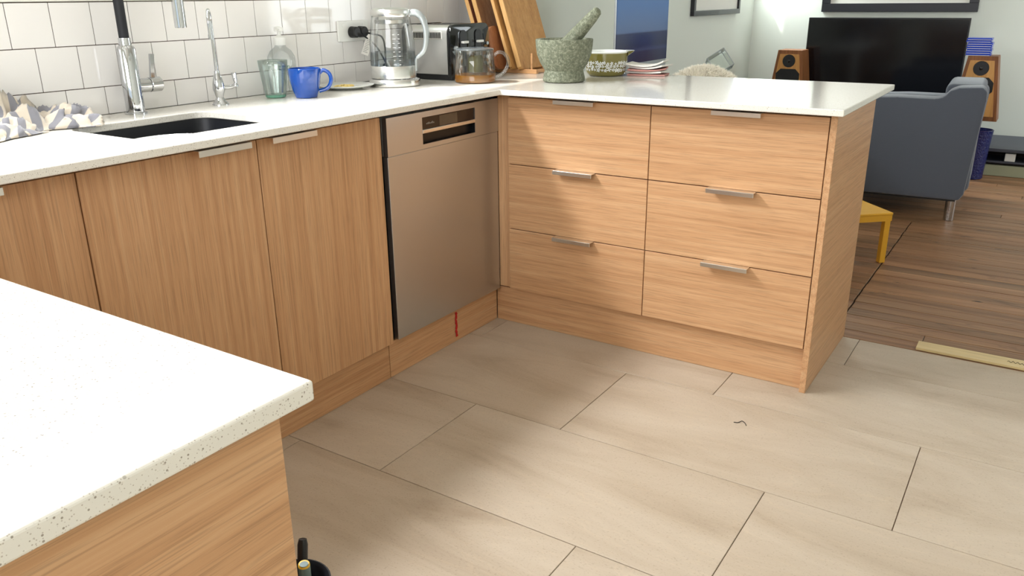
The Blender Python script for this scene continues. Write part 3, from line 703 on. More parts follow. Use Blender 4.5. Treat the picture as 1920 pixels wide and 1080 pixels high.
def toaster():
    X0, X1, Y0, Y1 = .112, .362, .262, .512; t = thing('toaster', 'chrome and black four slice toaster behind the glass teapot', 'toaster', ((X0+X1)/2, (Y0+Y1)/2, ZT))
    zt = ZT+.203
    # chrome shell: rounded top profile extruded along y
    bm = B(); pr = [(X0, ZT+.022), (X1, ZT+.022)]
    for k in range(7): a = R(90*k/6); pr.append((X1-.030+.030*math.cos(a), zt-.030+.030*math.sin(a)))
    for k in range(7): a = R(90+90*k/6); pr.append((X0+.030+.030*math.cos(a), zt-.030+.030*math.sin(a)))
    TMy = Matrix(((1, 0, 0, 0), (0, 0, 1, 0), (0, 1, 0, 0), (0, 0, 0, 1)))
    prism(bm, pr, Y0+.03, Y1-.02, 0, M4=TMy); s = obj('chrome_shell', bm, M['steel'], t, smooth=True)
    for a, b in ((Y1-.0199, Y1), (Y0+.012, Y0+.0299)):
        bm = B(); e = .003; pr2 = [(X0-e, ZT+.014), (X1+e, ZT+.014)]
        for k in range(7): an = R(90*k/6); pr2.append((X1-.030+(.030+e)*math.cos(an), zt-.030+(.030+e)*math.sin(an)))
        for k in range(7): an = R(90+90*k/6); pr2.append((X0+.030+(.030+e)*math.cos(an), zt-.030+(.030+e)*math.sin(an)))
        prism(bm, pr2, a, b, .002, M4=TMy); f = obj('end_cap', bm, M['black_gloss'], t, smooth=True)
    for xx_ in (X0+.075, X0+.175):
        bm = B(); prism(bm, [(xx_-.021+q[0], q[1]) for q in rrect(0, .042, ZT+.05, zt-.02, .018, 5)], Y0+.0085, Y0+.012, 0, M4=TMy); obj('lever_track', bm, M['black'], f)
        bm = B(); box(bm, xx_-.017, xx_+.017, Y0-.006, Y0+.0085, ZT+.134, ZT+.143, .002); obj('lever', bm, M['white_plastic'], f)
    for k in range(4):
        bm = B(); cyl(bm, (X1-.014, Y0+.012, ZT+.05+.026*k), (X1-.014, Y0+.006, ZT+.05+.026*k), .0065, None, 14, .001); obj('button', bm, M['grey_metal'], f)
    bm = B(); cyl(bm, (X0+.024, Y0+.012, ZT+.118), (X0+.024, Y0+.002, ZT+.118), .009, None, 18, .001); obj('dial', bm, M['grey_metal'], f)
    for g in range(2):
        bm = B(); y_ = Y0+.058+g*.078
        box(bm, X0-.0022, X0+.0005, y_-.004, y_+.062, ZT+.150, ZT+.180, .002); v = obj('vent_plate', bm, M['handle'], s)
        for k in range(8):
            bm = B(); box(bm, X0-.0034, X0-.0020, y_+.002+k*.0073, y_+.0055+k*.0073, ZT+.155, ZT+.175); obj('vent_slot', bm, M['black'], s)
    for xx_ in (X0+.045, X0+.095, X0+.155, X0+.205):
        bm = B(); box(bm, xx_-.012, xx_+.012, Y0+.055, Y1-.05, zt-.002, zt+.0008); obj('bread_slot', bm, M['black'], t)
    bm = B(); box(bm, X0+.004, X1-.004, Y0+.016, Y1-.004, ZT+.0005, ZT+.0215, .003); obj('foot_base', bm, M['black'], t)
toaster()
# chopping boards in the rack
BX = .486
def board(name, label, y, x0, x1, h, th, mt, me, corner=.012, lean=18.5, hole=False, z0=.9115):
    T = Matrix.Translation((0, y, z0)) @ Matrix.Rotation(R(-lean), 4, 'X') @ Matrix(((1, 0, 0, 0), (0, 0, 1, 0), (0, 1, 0, 0), (0, 0, 0, 1)))
    t = thing(name, label, 'chopping board', ((x0+x1)/2, y, z0), 'chopping boards in the rack')
    bm = B(); prism(bm, rrect(x0+.0025, x1-.0025, 0, h, corner, 5), 0, th, .0012, M4=T); obj('board_face', bm, mt, t)
    bm = B(); prism(bm, [(x0, corner), (x0+.0024, corner), (x0+.0024, h-corner), (x0, h-corner)], .0005, th-.0005, 0, M4=T); obj('board_edge', bm, me, t)
    return t
board('chopping_board', 'large honey coloured chopping board at the front of the rack', .196, BX, .745, .40, .020, M['honey'], M['honey_edge'])
board('chopping_board', 'chopping board directly behind the honey coloured front one, only its pale edge showing', .229, BX-.02, .72, .39, .014, M['honey'], M['honey_edge'])
board('chopping_board', 'mid brown chopping board in the back half of the rack', .318, BX-.02, .70, .37, .020, M['brown_wood'], M['honey_edge'])
board('chopping_board', 'dark reddish chopping board at the very back of the rack', .356, BX-.02, .66, .36, .018, M['red_wood'], M['honey_edge'])
tb = board('serving_board', 'small round cornered red brown board with a leather cord loop', .277, .405, .57, .175, .014, M['warm_wood'], M['warm_wood'], .045, 12)
bm = B(); tube(bm, [(.470, .262, .97), (.4725, .250, .94), (.482, .243, .918), (.487, .247, .930), (.484, .256, .955), (.476, .268, .99)], .0028, 8, 6); obj('cord_loop', bm, M['red_wood'], tb, smooth=True)
t = thing('board_rack', 'light beech rack with dowels holding the chopping boards upright', 'rack', (.58, .27, ZT))
for xr in (.505, .655):
    bm = B(); box(bm, xr, xr+.016, .138, .405, ZT+.0003, ZT+.018, .0012); r_ = obj('rail', bm, M['beech'], t)
    for yy in (.165, .262, .2995, .345, .395):
        if xr < .6 and yy == .262: continue
        bm = B(); cyl(bm, (xr+.008, yy, ZT+.017), (xr+.008, yy+(0 if yy < .2 else .004), ZT+(.081 if yy < .2 else .05)), .0042, None, 12, .0006); obj('dowel', bm, M['beech'], r_, smooth=True)
bm = B(); box(bm, .521, .655, .146, .160, ZT+.003, ZT+.015, .001); obj('cross_bar', bm, M['beech'], t)
bm = B(); box(bm, .521, .655, .384, .398, ZT+.003, ZT+.015, .001); obj('cross_bar', bm, M['beech'], t)
def mortar():
    x, y = .279, -.121
    bm = B(); lathe(bm, (x, y, ZT), [(.0, .0), (.070, .0), (.0775, .004), (.0785, .012), (.073, .036), (.0715, .043), (.0765, .050), (.090, .072), (.100, .098), (.1045, .128), (.106, .150), (.104, .1535), (.088, .153), (.084, .146), (.078, .11), (.062, .08), (.03, .062), (0, .058)], 56, cap=False)
    tag(obj('mortar', bm, M['granite'], loc=(x, y, ZT), smooth=True), 'grey green granite mortar standing on the peninsula worktop', 'mortar')
    a = Vector((.285, -.078, .972)); b = Vector((.290, -.254, 1.147)); q, L = axis_m(a, b)
    bm = B(); lathe(bm, (0, 0, 0), [(0, -.008), (.020, -.005), (.031, .006), (.033, .03), (.029, .09), (.021, L-.035), (.0165, L-.006), (.010, L), (0, L+.001)], 32, M4=q, cap=False)
    tag(obj('pestle', bm, M['granite'], loc=a, smooth=True), 'granite pestle leaning in the mortar', 'pestle')
mortar()
def casserole():
    x, y = .583, -.141; t = thing('casserole_bowl', 'olive green glass bowl with white flowers and pouring lips', 'bowl', (x, y, ZT))
    bm = B(); lathe(bm, (x, y, ZT), [(0, .001), (.066, .001), (.074, .006), (.079, .016), (.083, .05), (.0865, .088)], 48, cap=False); obj('bowl_outside', bm, M['olive_glass'], t, smooth=True)
    bm = B(); lathe(bm, (x, y, ZT), [(.0865, .088), (.0885, .0925), (.0865, .0945), (.0835, .092), (.080, .05), (.07, .012), (0, .008)], 48, cap=False); w = obj('bowl_inside', bm, M['milk_glass'], t, smooth=True)
    for sgn in (1, -1):
        d = HD*sgn; s = Vector((-d.y, d.x, 0)); P_ = Vector((x, y, ZT)); bm = B()
        top = [P_+d*(.082)+s*.046+Vector((0, 0, .094)), P_+d*.108+s*.012+Vector((0, 0, .0945)), P_+d*.113+Vector((0, 0, .094)), P_+d*.108-s*.012+Vector((0, 0, .0945)), P_+d*.082-s*.046+Vector((0, 0, .094))]
        bot = [P_+d*(.080)+s*.036+Vector((0, 0, .076)), P_+d*.100+s*.010+Vector((0, 0, .086)), P_+d*.106+Vector((0, 0, .088)), P_+d*.100-s*.010+Vector((0, 0, .086)), P_+d*.080-s*.036+Vector((0, 0, .076))]
        tv = [bm.verts.new(v) for v in top]; bv = [bm.verts.new(v) for v in bot]; bm.faces.new(tv); bm.faces.new(bv[::-1])
        for k in range(5): bm.faces.new((tv[k], bv[k], bv[(k+1) % 5], tv[(k+1) % 5]))
        obj('pouring_lip', bm, [M['olive_glass']], t)
        bm = B(); f = [bm.verts.new(v+Vector((0, 0, .0006))) for v in top]; g = [bm.verts.new(v+Vector((0, 0, .0014))) for v in top]; bm.faces.new(f[::-1]); bm.faces.new(g)
        for k in range(5): bm.faces.new((f[k], f[(k+1) % 5], g[(k+1) % 5], g[k]))
        obj('lip_surface', bm, M['milk_glass'], t)
    # flower print, a band round the bowl
    rr = random.Random(5); bm = B()
    def rad(z): return .079+(z-.016)*.12 if z < .05 else .083+(z-.05)*.093
    def put(az, zc, du, dz):
        z = zc+dz; r_ = rad(z)+.0005; a = az+du/r_; return bm.verts.new((x+r_*math.cos(a), y+r_*math.sin(a), ZT+z))
    for k in range(105):
        az = 2*math.pi*k/105*1.0+rr.uniform(-.02, .02); zc = (.026, .040, .052)[k % 3]+rr.uniform(-.003, .003); s = rr.choice([.0085, .0066, .0050]); rot = rr.uniform(0, 6)
        for p in range(5):
            b = rot+p*2*math.pi/5; vs = [put(az, zc, 0, 0)]
            for da, rr_ in ((-.42, .62), (-.26, 1), (0, 1.08), (.26, 1), (.42, .62)): vs.append(put(az, zc, s*rr_*math.cos(b+da), s*rr_*math.sin(b+da)))
            bm.faces.new(vs)
    o = obj('flower_print', bm, M['white_print'], t); o['kind'] = 'stuff'
casserole()
for k, (dx, dy, rz, mt, lab, sag) in enumerate(((0, 0, 12, 'paper_red', 'red printed envelope at the bottom of the letter pile', 0), (.004, .008, 3, 'paper', 'cream envelope second from the bottom of the letter pile', .004), (-.006, .0, 17, 'paper_red', 'red edged leaflet in the middle of the letter pile', .008), (.002, -.006, -4, 'paper', 'white letter second from the top of the pile', .012), (-.004, .004, 9, 'paper', 'curling white sheet on top of the letter pile', .020))):
    T = Matrix.Translation((.658+dx, -.292+dy, ZT+.0012+k*.0075)) @ Matrix.Rotation(R(rz), 4, 'Z'); bm = B(); n = 10; g0 = []
    for i in range(n+1):
        u = i/n-.5; z = .001*k+sag*(abs(u)*2)**2*(1 if u < 0 else .4)
        g0.append([bm.verts.new(T @ Vector((w, u*.15, z+h))) for w in (-.048, .048) for h in (0, .006)])
    for a, b in zip(g0, g0[1:]):
        for p, q in ((0, 2), (2, 3), (3, 1), (1, 0)): bm.faces.new((a[p], a[q], b[q], b[p]))
    bm.faces.new((g0[0][0], g0[0][1], g0[0][3], g0[0][2])); bm.faces.new((g0[-1][0], g0[-1][2], g0[-1][3], g0[-1][1]))
    tag(obj('letter', bm, M[mt], loc=(.652, -.268, ZT+k*.0075)), lab, 'letter', 'letters piled beside the bowl')

# striped towel: crumpled cloth
def towel_mat():
    m = mat('striped_linen', rgb(214, 206, 196), .9, sheen=.3); n = m.node_tree; p = n.nodes['Principled BSDF']
    uv = n.nodes.new('ShaderNodeUVMap'); sp = n.nodes.new('ShaderNodeSeparateXYZ'); n.links.new(uv.outputs[0], sp.inputs[0])
    ml = n.nodes.new('ShaderNodeMath'); ml.operation = 'MULTIPLY'; ml.inputs[1].default_value = 7.0; fr = n.nodes.new('ShaderNodeMath'); fr.operation = 'FRACT'
    n.links.new(sp.outputs[0], ml.inputs[0]); n.links.new(ml.outputs[0], fr.inputs[0])
    r = ramp(n, fr.outputs[0], [(.0, rgb(200, 188, 172)), (.54, rgb(200, 188, 172)), (.57, rgb(126, 125, 132)), (.97, rgb(126, 125, 132)), (1.0, rgb(200, 188, 172))])
    n.links.new(r.outputs[0], p.inputs['Base Color']); return m
M['towel'] = towel_mat()
def cloth_piece(bm, uvl, cx, cy, a, b, rot, h, seed, u0, zbase=0):
    N, K = 72, 44; g = []
    for i in range(N+1):
        row = []
        for j in range(K+1):
            u, v = i/N*2-1, j/K*2-1
            e = max(0, 1-(abs(u)**2.6+abs(v)**2.6)); e = e**.55
            n1 = noise.noise(Vector((u*2.0+seed, v*1.6, seed))); n2 = noise.noise(Vector((u*4.2, v*3.4+seed, seed*2)))
            rid = 1-abs(noise.noise(Vector((u*1.5+n1*.8+seed*3, v*3.1+n1, seed))))*2.4
            fold = 1-abs(math.sin((v*3.2+u*1.4+n1*1.8+seed)*1.35))
            z = e*h*(.18+.45*max(0, rid)+.42*fold+.20*n2)
            xx_ = u*a*(1+.10*n2)+.035*a*math.sin(v*6+seed)+fold*.03; yy = v*b*(1+.14*n1)+.05*b*math.sin(u*5+seed)+z*.35
            X = cx+xx_*math.cos(rot)-yy*math.sin(rot); Y = cy+xx_*math.sin(rot)+yy*math.cos(rot)
            row.append((bm.verts.new((X, Y, ZT+.0022+zbase*e+max(0, z))), (u0+u*.5*a/.12+n1*.10, v)))
        g.append(row)
    for i in range(N):
        for j in range(K):
            q = (g[i][j], g[i+1][j], g[i+1][j+1], g[i][j+1]); f = bm.faces.new([w[0] for w in q])
            for l, w in zip(f.loops, q): l[uvl].uv = w[1]
bm = B(); uvl = bm.loops.layers.uv.new('UVMap')
cloth_piece(bm, uvl, -1.465, .462, .120, .072, .10, .095, 1.3, .3)
cloth_piece(bm, uvl, -1.345, .432, .090, .042, -.55, .055, 4.1, .8)
cloth_piece(bm, uvl, -1.500, .372, .085, .042, .35, .045, 7.7, .1)
cloth_piece(bm, uvl, -1.50, .475, .09, .055, 1.0, .075, 9.2, .6, .018)
o = tag(obj('tea_towel', bm, M['towel'], loc=(-1.45, .44, ZT), smooth=True, auto=False), 'crumpled white and grey striped tea towel left of the sink', 'towel')
md = o.modifiers.new('th', 'SOLIDIFY'); md.thickness = .0016; md.offset = 1

# ============================================================ LIVING SIDE
# desk, computer, chair with fleece, glass lantern
t = thing('desk', 'pale desk along the wall behind the peninsula', 'desk', (1.85, .2, 0))
bm = B(); box(bm, 1.0, 2.60, -.03, .535, .670, .700, .003); obj('desk_top', bm, M['desk'], t)
for lx, ly in ((1.03, .0), (2.57, .0), (1.03, .5), (2.57, .5)):
    bm = B(); box(bm, lx-.022, lx+.022, ly-.022, ly+.022, 0, .670, .002); obj('leg', bm, M['white_paint'], t)
t = thing('computer_monitor', 'large desktop computer screen with grey lower edge on the desk', 'monitor', (1.35, .1, .700))
bm = B(); box(bm, 1.052, 1.640, .05, .062, .838, 1.245, .003); obj('monitor_case', bm, M['grey_metal'], t)
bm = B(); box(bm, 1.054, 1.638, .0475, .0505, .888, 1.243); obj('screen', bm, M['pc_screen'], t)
bm = B(); prism(bm, rrect(1.25, 1.45, .06, .23, .01, 3), .7002, .706); box(bm, 1.30, 1.40, .13, .137, .706, 1.0, 0, M4=Matrix.Translation((0, .13, .706)) @ Matrix.Rotation(R(14), 4, 'X') @ Matrix.Translation((0, -.13, -.706))); obj('monitor_stand', bm, M['grey_metal'], t)
def fleece_chair():
    CM = Matrix.Translation((1.30, -.29, 0)) @ Matrix.Rotation(R(-56.7), 4, 'Z')      # local: back at y=0, seat towards +y
    t = thing('desk_chair', 'desk chair with a white sheepskin over its back', 'chair', (1.42, -.21, 0))
    bm = B(); box(bm, -.19, .19, .02, .36, .43, .47, .012, M4=CM); obj('seat', bm, M['white_plastic'], t)
    for lx, ly in ((-.16, .05), (.16, .05), (-.16, .33), (.16, .33)):
        bm = B(); cyl(bm, CM @ Vector((lx, ly, .43)), CM @ Vector((lx*1.1, ly, 0)), .016, .012, 12); obj('leg', bm, M['beech'], t, smooth=True)
    bm = B(); box(bm, -.12, .12, -.012, .012, .45, .82, .01, M4=CM); obj('backrest', bm, M['white_plastic'], t)
    bm = B(); rr = random.Random(9); N, K = 40, 16; g = []
    def surf(u, v):
        top = .878-.045*abs(u)**2.0-.012*(u > .2)*(u-.2); rad = .052; a = math.pi*v
        return Vector((u*.137, -math.cos(a)*rad, top-.06+math.sin(a)*.06))
    for i in range(N+1):
        row = []
        for j in range(K+1):
            p = surf(i/N*2-1, j/K)
            if j in (0, K): p.z = .56
            p += Vector((0, noise.noise(p*20)*.006, noise.noise(p*26)*.006)); row.append(bm.verts.new(CM @ p))
        g.append(row)
    for i in range(N):
        for j in range(K): bm.faces.new((g[i][j], g[i+1][j], g[i+1][j+1], g[i][j+1]))
    for row in (g[0], g[-1]): bm.faces.new(row)
    obj('sheepskin', bm, M['fleece'], t, smooth=True, auto=False)
    bm = B()
    for k in range(5200):
        u = rr.uniform(-1, 1); v = rr.uniform(.0, 1.0); p = surf(u, v); nrm = Vector((u*.5, -math.cos(math.pi*v), math.sin(math.pi*v)+.15)).normalized()
        d = (nrm+Vector((rr.uniform(-.7, .7), rr.uniform(-.5, .5), rr.uniform(-.4, .5)))).normalized(); L = rr.uniform(.012, .028); s = d.cross(Vector((rr.uniform(-1, 1), rr.uniform(-1, 1), .3))).normalized()*.0013
        m_ = p+d*L*.55+Vector((0, 0, -.001)); e = p+d*L+Vector((rr.uniform(-.006, .006), 0, -.004))
        a, b, c, d2, ee = [bm.verts.new(CM @ w) for w in (p-s, p+s, m_+s*.8, m_-s*.8, e)]
        bm.faces.new((a, b, c, d2)); bm.faces.new((d2, c, ee))
    o = obj('fleece_strands', bm, M['fleece'], t); o['kind'] = 'stuff'
fleece_chair()
def glass_cube():
    c = Vector((2.49, .06, .806)); t = thing('glass_lantern', 'tilted clear glass cube with dark edges behind the sheepskin', 'glass ornament', (2.49, .06, .700))
    T = Matrix.Translation(c) @ Matrix.Rotation(R(35), 4, 'Z') @ Matrix.Rotation(R(-32), 4, 'X') @ Matrix.Rotation(R(20), 4, 'Y'); h = .056
    vs = [Vector((a, b, d))*h for a in (-1, 1) for b in (-1, 1) for d in (-1, 1)]
    bm = B(); box(bm, -h, h, -h, h, -h, h, M4=T); obj('glass_pane', bm, M['clear_glass'], t)
    bm = B()
    for i in range(8):
        for j in range(i+1, 8):
            if abs((vs[i]-vs[j]).length-2*h) < 1e-4: cyl(bm, T @ vs[i], T @ vs[j], .0030, None, 6)
    obj('metal_edge', bm, M['grey_metal'], t)
    bm = B(); lathe(bm, (2.49, .06, .7002), [(.045, 0), (.045, .004), (.02, .006), (.012, .009)], 20); obj('foot', bm, M['clear_glass'], t, smooth=True)
glass_cube()
# pictures
def picture_y(name, label, x0, x1, z0, z1, y, w, fm, inner):
    t = thing(name, label, 'picture', ((x0+x1)/2, y, z0)); bm = B()
    for a in ((x0, x1, z0, z0+w), (x0, x1, z1-w, z1), (x0, x0+w, z0+w, z1-w), (x1-w, x1, z0+w, z1-w)): box(bm, a[0], a[1], y-.028, y, a[2], a[3], .002)
    obj('picture_frame', bm, fm, t); simple('print', inner, t, x0+w, x1-w, y-.012, y-.002, z0+w, z1-w); return t
picture_y('framed_picture', 'dark framed picture on the wall above the desk', 3.24, 4.22, 1.055, 1.62, YW+.003, .035, M['black_frame'], M['paper'])
t = thing('framed_picture', 'long dark framed picture hanging above the television', 'picture', (XF, -.54, 1.05)); bm = B()
y0, y1, z0, z1, w = .008, -1.088, 1.058, 1.60, .062
for a in ((y1, y0, z0, z0+w), (y1, y0, z1-w, z1), (y1, y1+w, z0+w, z1-w), (y0-w, y0, z0+w, z1-w)): box(bm, XF-.030, XF-.001, a[0], a[1], a[2], a[3], .002)
obj('picture_frame', bm, M['black_frame'], t); simple('print', M['paper'], t, XF-.014, XF-.003, y1+w, y0-w, z0+w, z1-w)
# television
t = thing('television', 'large black flat screen television on the low bench', 'television', (4.37, -.53, .19))
bm = B(); box(bm, 4.352, 4.385, -1.079, .028, .400, 1.022, .003); obj('tv_case', bm, M['black'], t)
bm = B(); box(bm, 4.3495, 4.3525, -1.070, .019, .412, 1.013); obj('screen', bm, M['tv_screen'], t)
for y_ in (-.85, -.2):
    bm = B(); box(bm, 4.30, 4.46, y_-.012, y_+.012, .191, .20, .002); box(bm, 4.36, 4.38, y_-.012, y_+.012, .20, .41); obj('foot', bm, M['black'], t)
# low bench
t = thing('tv_bench', 'low dark media bench with a pale base along the far wall', 'bench', (4.3, -1.3, 0))
BY0, BY1 = -3.2, .40
bm = B(); box(bm, 3.985, XF-.018, BY0, BY1, .168, .190, .002); obj('bench_top', bm, M['bench_dark'], t)
bm = B(); box(bm, 4.0, XF-.018, BY0, BY1, .090, .104, .002); obj('shelf', bm, M['bench_dark'], t)
bm = B(); box(bm, 4.25, XF-.018, BY0, BY1, .104, .168); box(bm, 4.04, XF-.018, BY0, BY1, .075, .090); obj('bench_back', bm, M['dark_gap'], t)
bm = B(); box(bm, 4.01, XF-.018, BY0, BY1, 0, .075, .003); obj('bench_base', bm, M['bench_pale'], t)
bm = B(); box(bm, 4.005, 4.06, -1.515, -1.452, .1045, .158, .004); tag(obj('small_box', bm, M['white_plastic'], loc=(4.03, -1.48, .105)), 'small white box standing in the open shelf of the low bench', 'box')
# speakers
def speaker(cx, cy, label, cat_group):
    zb, zt_ = .372, .793; t = thing('loudspeaker', label, 'speaker', (cx, cy, zb), 'pair of wooden loudspeakers')
    wb, wt, d = .144, .088, .19
    def frus(bm, w0, w1, x0, x1, za, zb_, d0=0):
        v = [bm.verts.new((x, cy+s*w_, z)) for z, w_ in ((za, w0), (zb_, w1)) for x in (x0, x1) for s in (-1, 1)]
        for f in ((0, 1, 3, 2), (4, 6, 7, 5), (0, 4, 5, 1), (2, 3, 7, 6), (0, 2, 6, 4), (1, 5, 7, 3)): bm.faces.new([v[i] for i in f])
    bm = B(); frus(bm, wb, wt, cx, cx+d, zb, zt_); obj('cabinet', bm, M['spk_frame'], t)
    bm = B(); frus(bm, wb-.026, wt-.017, cx-.006, cx+.0, zb+.03, zt_-.028); obj('baffle', bm, M['spk_front'], t)
    zc = .715
    bm = B(); cyl(bm, (cx-.0065, cy, zc), (cx-.012, cy, zc), .0475, .045, 32); tw = obj('tweeter', bm, M['black'], t, smooth=True)
    bm = B(); cyl(bm, (cx-.0121, cy, zc), (cx-.016, cy, zc), .012, .006, 20); obj('dome', bm, M['black_gloss'], tw, smooth=True)
    bm = B(); c2 = .595; T = Matrix.Translation((cx-.0065, cy, c2)) @ Matrix(((0, 0, -1, 0), (1, 0, 0, 0), (0, 1, 0, 0), (0, 0, 0, 1)))
    k = .033; w_ = .088; h_ = .062
    prism(bm, [(-w_, -h_+k), (-w_+k, -h_), (w_-k, -h_), (w_, -h_+k), (w_, h_-k), (w_-k, h_), (-w_+k, h_), (-w_, h_-k)], 0, .008, .0015, M4=T); obj('woofer_grille', bm, M['black'], t)
    return t
s1 = speaker(3.95, -1.222, 'tapered wooden loudspeaker right of the television with blue cases on top', 0)
s2 = speaker(4.08, .075, 'tapered wooden loudspeaker left of the television, half behind the worktop', 0)
for cx, cy, lab in ((4.08, -1.222, 'dark speaker stand on the bench under the right loudspeaker'), (4.17, .075, 'dark speaker stand on the bench under the left loudspeaker')):
    t = thing('speaker_stand', lab, 'stand', (cx, cy, .19)); bm = B(); cyl(bm, (cx, cy, .200), (cx, cy, .366), .022, None, 16); obj('post', bm, M['dark_gap'], t, smooth=True)
    bm = B(); box(bm, cx-.07, cx+.09, cy-.08, cy+.08, .1905, .200, .002); obj('stand_base', bm, M['dark_gap'], t)
    bm = B(); box(bm, cx-.05, cx+.05, cy-.06, cy+.06, .366, .3715, .001); obj('stand_top', bm, M['dark_gap'], t)
names = ['bottom', 'second from the bottom', 'third from the bottom', 'fourth from the bottom', 'fourth from the top', 'third from the top', 'second from the top', 'top']
for k in range(8):
    z = .7935+k*.0142; dy = .006 if k > 5 else 0; cy = -1.186+dy+.002*math.sin(k*2.3)
    t = thing('disc_case', 'slim blue disc case on the right loudspeaker, %s of the stack' % names[k], 'disc case', (4.02, cy, z), 'blue disc cases stacked on the loudspeaker')
    bm = B(); box(bm, 3.955, 4.088, cy-.076, cy+.070, z+.0003, z+.0134, .001); obj('case', bm, M['blue_case'], t)
    bm = B(); box(bm, 3.9543, 3.9552, cy-.072, cy+.066, z+.0015, z+.0042); obj('spine_stripe', bm, M['marking'], t)
# armchair: arm side towards the kitchen
def armchair():
    c = Vector((2.5, -1.37, 0)); RM = Matrix.Translation(c) @ Matrix.Rotation(R(3.0), 4, 'Z') @ Matrix.Translation(-c)
    t = thing('armchair', 'grey blue fabric armchair seen from its side with steel legs', 'armchair', (2.95, -.95, 0))
    # side panels (arms), back and seat
    def arm(x0, x1, dn):
        bm = B(); prof = [(-1.325, .125), (-1.345, .16), (-1.36, .40), (-1.375, .66), (-1.372, .705), (-1.35, .728), (-1.24, .722), (-1.20, .705), (-1.175, .672), (-1.14, .660), (-.95, .662), (-.75, .652), (-.55, .640), (-.50, .62), (-.495, .55), (-.505, .16), (-.52, .125)]
        prof = [(a, b-dn*(b > .5)) for a, b in prof]
        Mx = Matrix(((0, 0, 1, 0), (1, 0, 0, 0), (0, 1, 0, 0), (0, 0, 0, 1)))
        prism(bm, prof, x0, x1, .012, M4=RM @ Mx); return obj('arm', bm, M['sofa'], t, smooth=True)
    arm(2.5, 2.66, 0); arm(3.16, 3.32, .05)
    bm = B(); box(bm, 2.662, 3.158, -1.36, -1.17, .14, .725, .03, 3, M4=RM); obj('backrest', bm, M['sofa'], t, smooth=True)
    bm = B(); box(bm, 2.662, 3.158, -1.165, -.50, .14, .44, .03, 3, M4=RM); obj('seat', bm, M['sofa'], t, smooth=True)
    for lx, ly in ((2.56, -1.29), (3.26, -1.29), (2.56, -.56), (3.26, -.56)):
        p = RM @ Vector((lx, ly, 0)); bm = B(); cyl(bm, (p.x, p.y, .0005), (p.x, p.y, .13), .026, None, 24, .001); obj('leg', bm, M['chrome'], t, smooth=True)
    bm = B(); box(bm, 2.52, 3.30, -1.31, -.53, .115, .14, M4=RM); obj('base_cloth', bm, M['black'], t)
armchair()
# yellow stool
t = thing('stool', 'small yellow stool tucked behind the peninsula', 'stool', (1.55, -.95, 0))
zs = .243; SM = Matrix.Translation((1.556, -1.140, 0)) @ Matrix.Rotation(R(43), 4, 'Z'); w = .34
bm = B(); box(bm, 0, w, 0, w, zs-.012, zs, .003, M4=SM); obj('seat', bm, M['yellow'], t)
bm = B()
for a in ((.002, w-.002, .002, .016), (.002, w-.002, w-.016, w-.002), (.002, .016, .016, w-.016), (w-.016, w-.002, .016, w-.016)): box(bm, a[0], a[1], a[2], a[3], zs-.040, zs-.012, M4=SM)
obj('apron', bm, M['yellow'], t)
for lx in (.0185, w-.0185):
    for ly in (.0185, w-.0185):
        bm = B(); box(bm, lx-.014, lx+.014, ly-.014, ly+.014, .0005, zs-.0125, .002, M4=SM); obj('leg', bm, M['yellow'], t)
# blue pot
bm = B(); lathe(bm, (3.865, -1.272, .0005), [(0, 0), (.072, 0), (.076, .004), (.086, .20), (.094, .318), (.096, .326), (.090, .328), (.086, .31), (.076, .05), (0, .03)], 40, cap=False)
tag(obj('flower_pot', bm, M['navy_glaze'], loc=(3.865, -1.272, 0), smooth=True), 'tall dark blue glazed pot on the floor behind the armchair', 'pot')
# pine batten with pencil note
t = thing('pine_batten', 'raw pine batten lying along the edge of the tiled floor', 'batten', (.59, -2.2, 0))
bm = B(); box(bm, .548, .622, -3.1, -1.410, .0006, .0085, .001, 1); obj('batten', bm, M['pine'], t)
bm = B(); pts = []
for k in range(30): pts.append((.585+.006*math.sin(k*1.9)*(1 if k % 4 else 1.8), -1.69-.004*k, .0089))
tube(bm, pts, .0009, 5, 2); obj('pencil_scribble', bm, M['ink'], t)
# thread on the floor
bm = B(); tube(bm, [(-.302, -1.040, .0012), (-.298, -1.052, .0016), (-.287, -1.060, .0035), (-.290, -1.070, .0012), (-.303, -1.078, .0012)], .0011, 6, 5)
tag(obj('thread', bm, M['ink'], loc=(-.29, -1.06, 0)), 'tiny bent dark thread lying on the floor tiles before the drawers', 'thread')
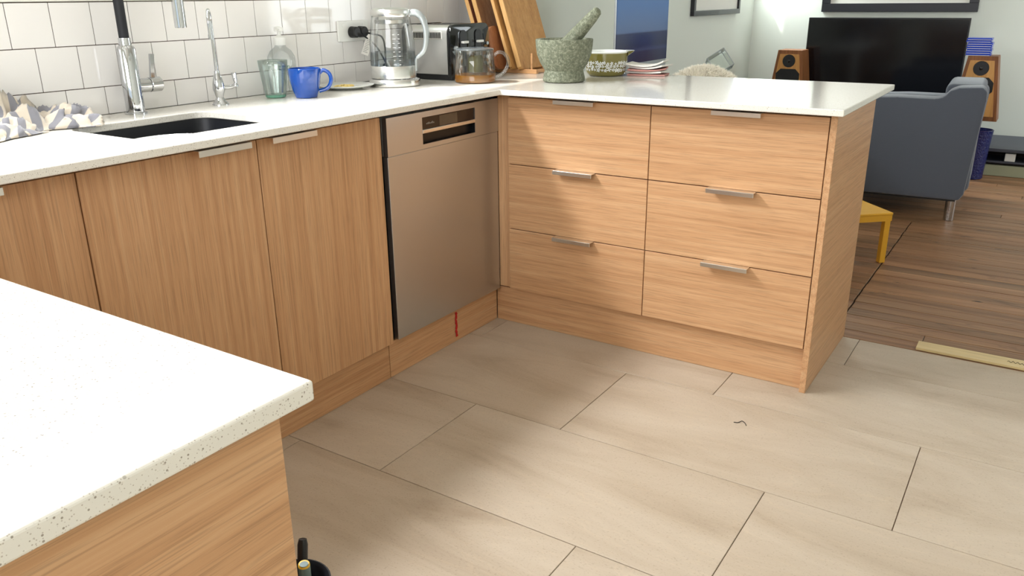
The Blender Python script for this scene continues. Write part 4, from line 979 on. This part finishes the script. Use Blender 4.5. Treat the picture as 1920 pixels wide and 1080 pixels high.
# tool tub by the near cabinet
tx, ty = -1.640, -.652
bm = B(); lathe(bm, (tx, ty, .0005), [(0, 0), (.050, 0), (.054, .004), (.062, .14), (.066, .178), (.068, .182), (.065, .183), (.061, .176), (.052, .01), (0, .008)], 36, cap=False)
tag(obj('tub', bm, M['black_matt'], loc=(tx, ty, 0), smooth=True), 'black round tub on the floor beside the near cabinet', 'tub')
t = thing('hand_tool', 'tool with a rounded black handle standing in the tub', 'tool', (tx+.03, ty+.02, .02))
a = Vector((tx-.01, ty-.01, .012)); b = Vector((-1.585, -.625, .235)); q, L = axis_m(a, b)
bm = B(); lathe(bm, (0, 0, 0), [(.0045, 0), (.0045, L-.085)], 12, M4=q); obj('shaft', bm, M['steel'], t, smooth=True)
bm = B(); lathe(bm, (0, 0, 0), [(.006, L-.085), (.0095, L-.075), (.0098, L-.012), (.0075, L-.002), (0, L)], 24, M4=q); obj('handle', bm, M['black'], t, smooth=True)
bm = B(); lathe(bm, (0, 0, 0), [(.008, L-.098), (.0102, L-.094), (.0102, L-.084), (.008, L-.080)], 20, M4=q); obj('collar', bm, M['tool_red'], t, smooth=True)
t = thing('hand_tool', 'tool with a grey handle and yellow end standing in the tub', 'tool', (tx, ty, .02))
a = Vector((tx+.012, ty-.02, .012)); b = Vector((-1.636, -.682, .235)); q, L = axis_m(a, b)
bm = B(); lathe(bm, (0, 0, 0), [(.004, 0), (.004, L-.09)], 12, M4=q); obj('shaft', bm, M['steel'], t, smooth=True)
bm = B(); lathe(bm, (0, 0, 0), [(.006, L-.09), (.0105, L-.08), (.0108, L-.008), (.0108, L-.005)], 24, M4=q); obj('handle', bm, M['tool_grey'], t, smooth=True)
bm = B(); lathe(bm, (0, 0, 0), [(.0108, L-.005), (.0106, L-.003), (.0100, L-.001), (.0092, L)], 24, M4=q); obj('handle_ring', bm, M['tool_yellow'], t, smooth=True)
bm = B(); lathe(bm, (0, 0, 0), [(.0078, L), (.0076, L+.001), (0, L+.0013)], 24, M4=Matrix.Translation((-.0022, -.0026, 0)) @ q); obj('handle_end', bm, M['tool_grey'], t, smooth=True)
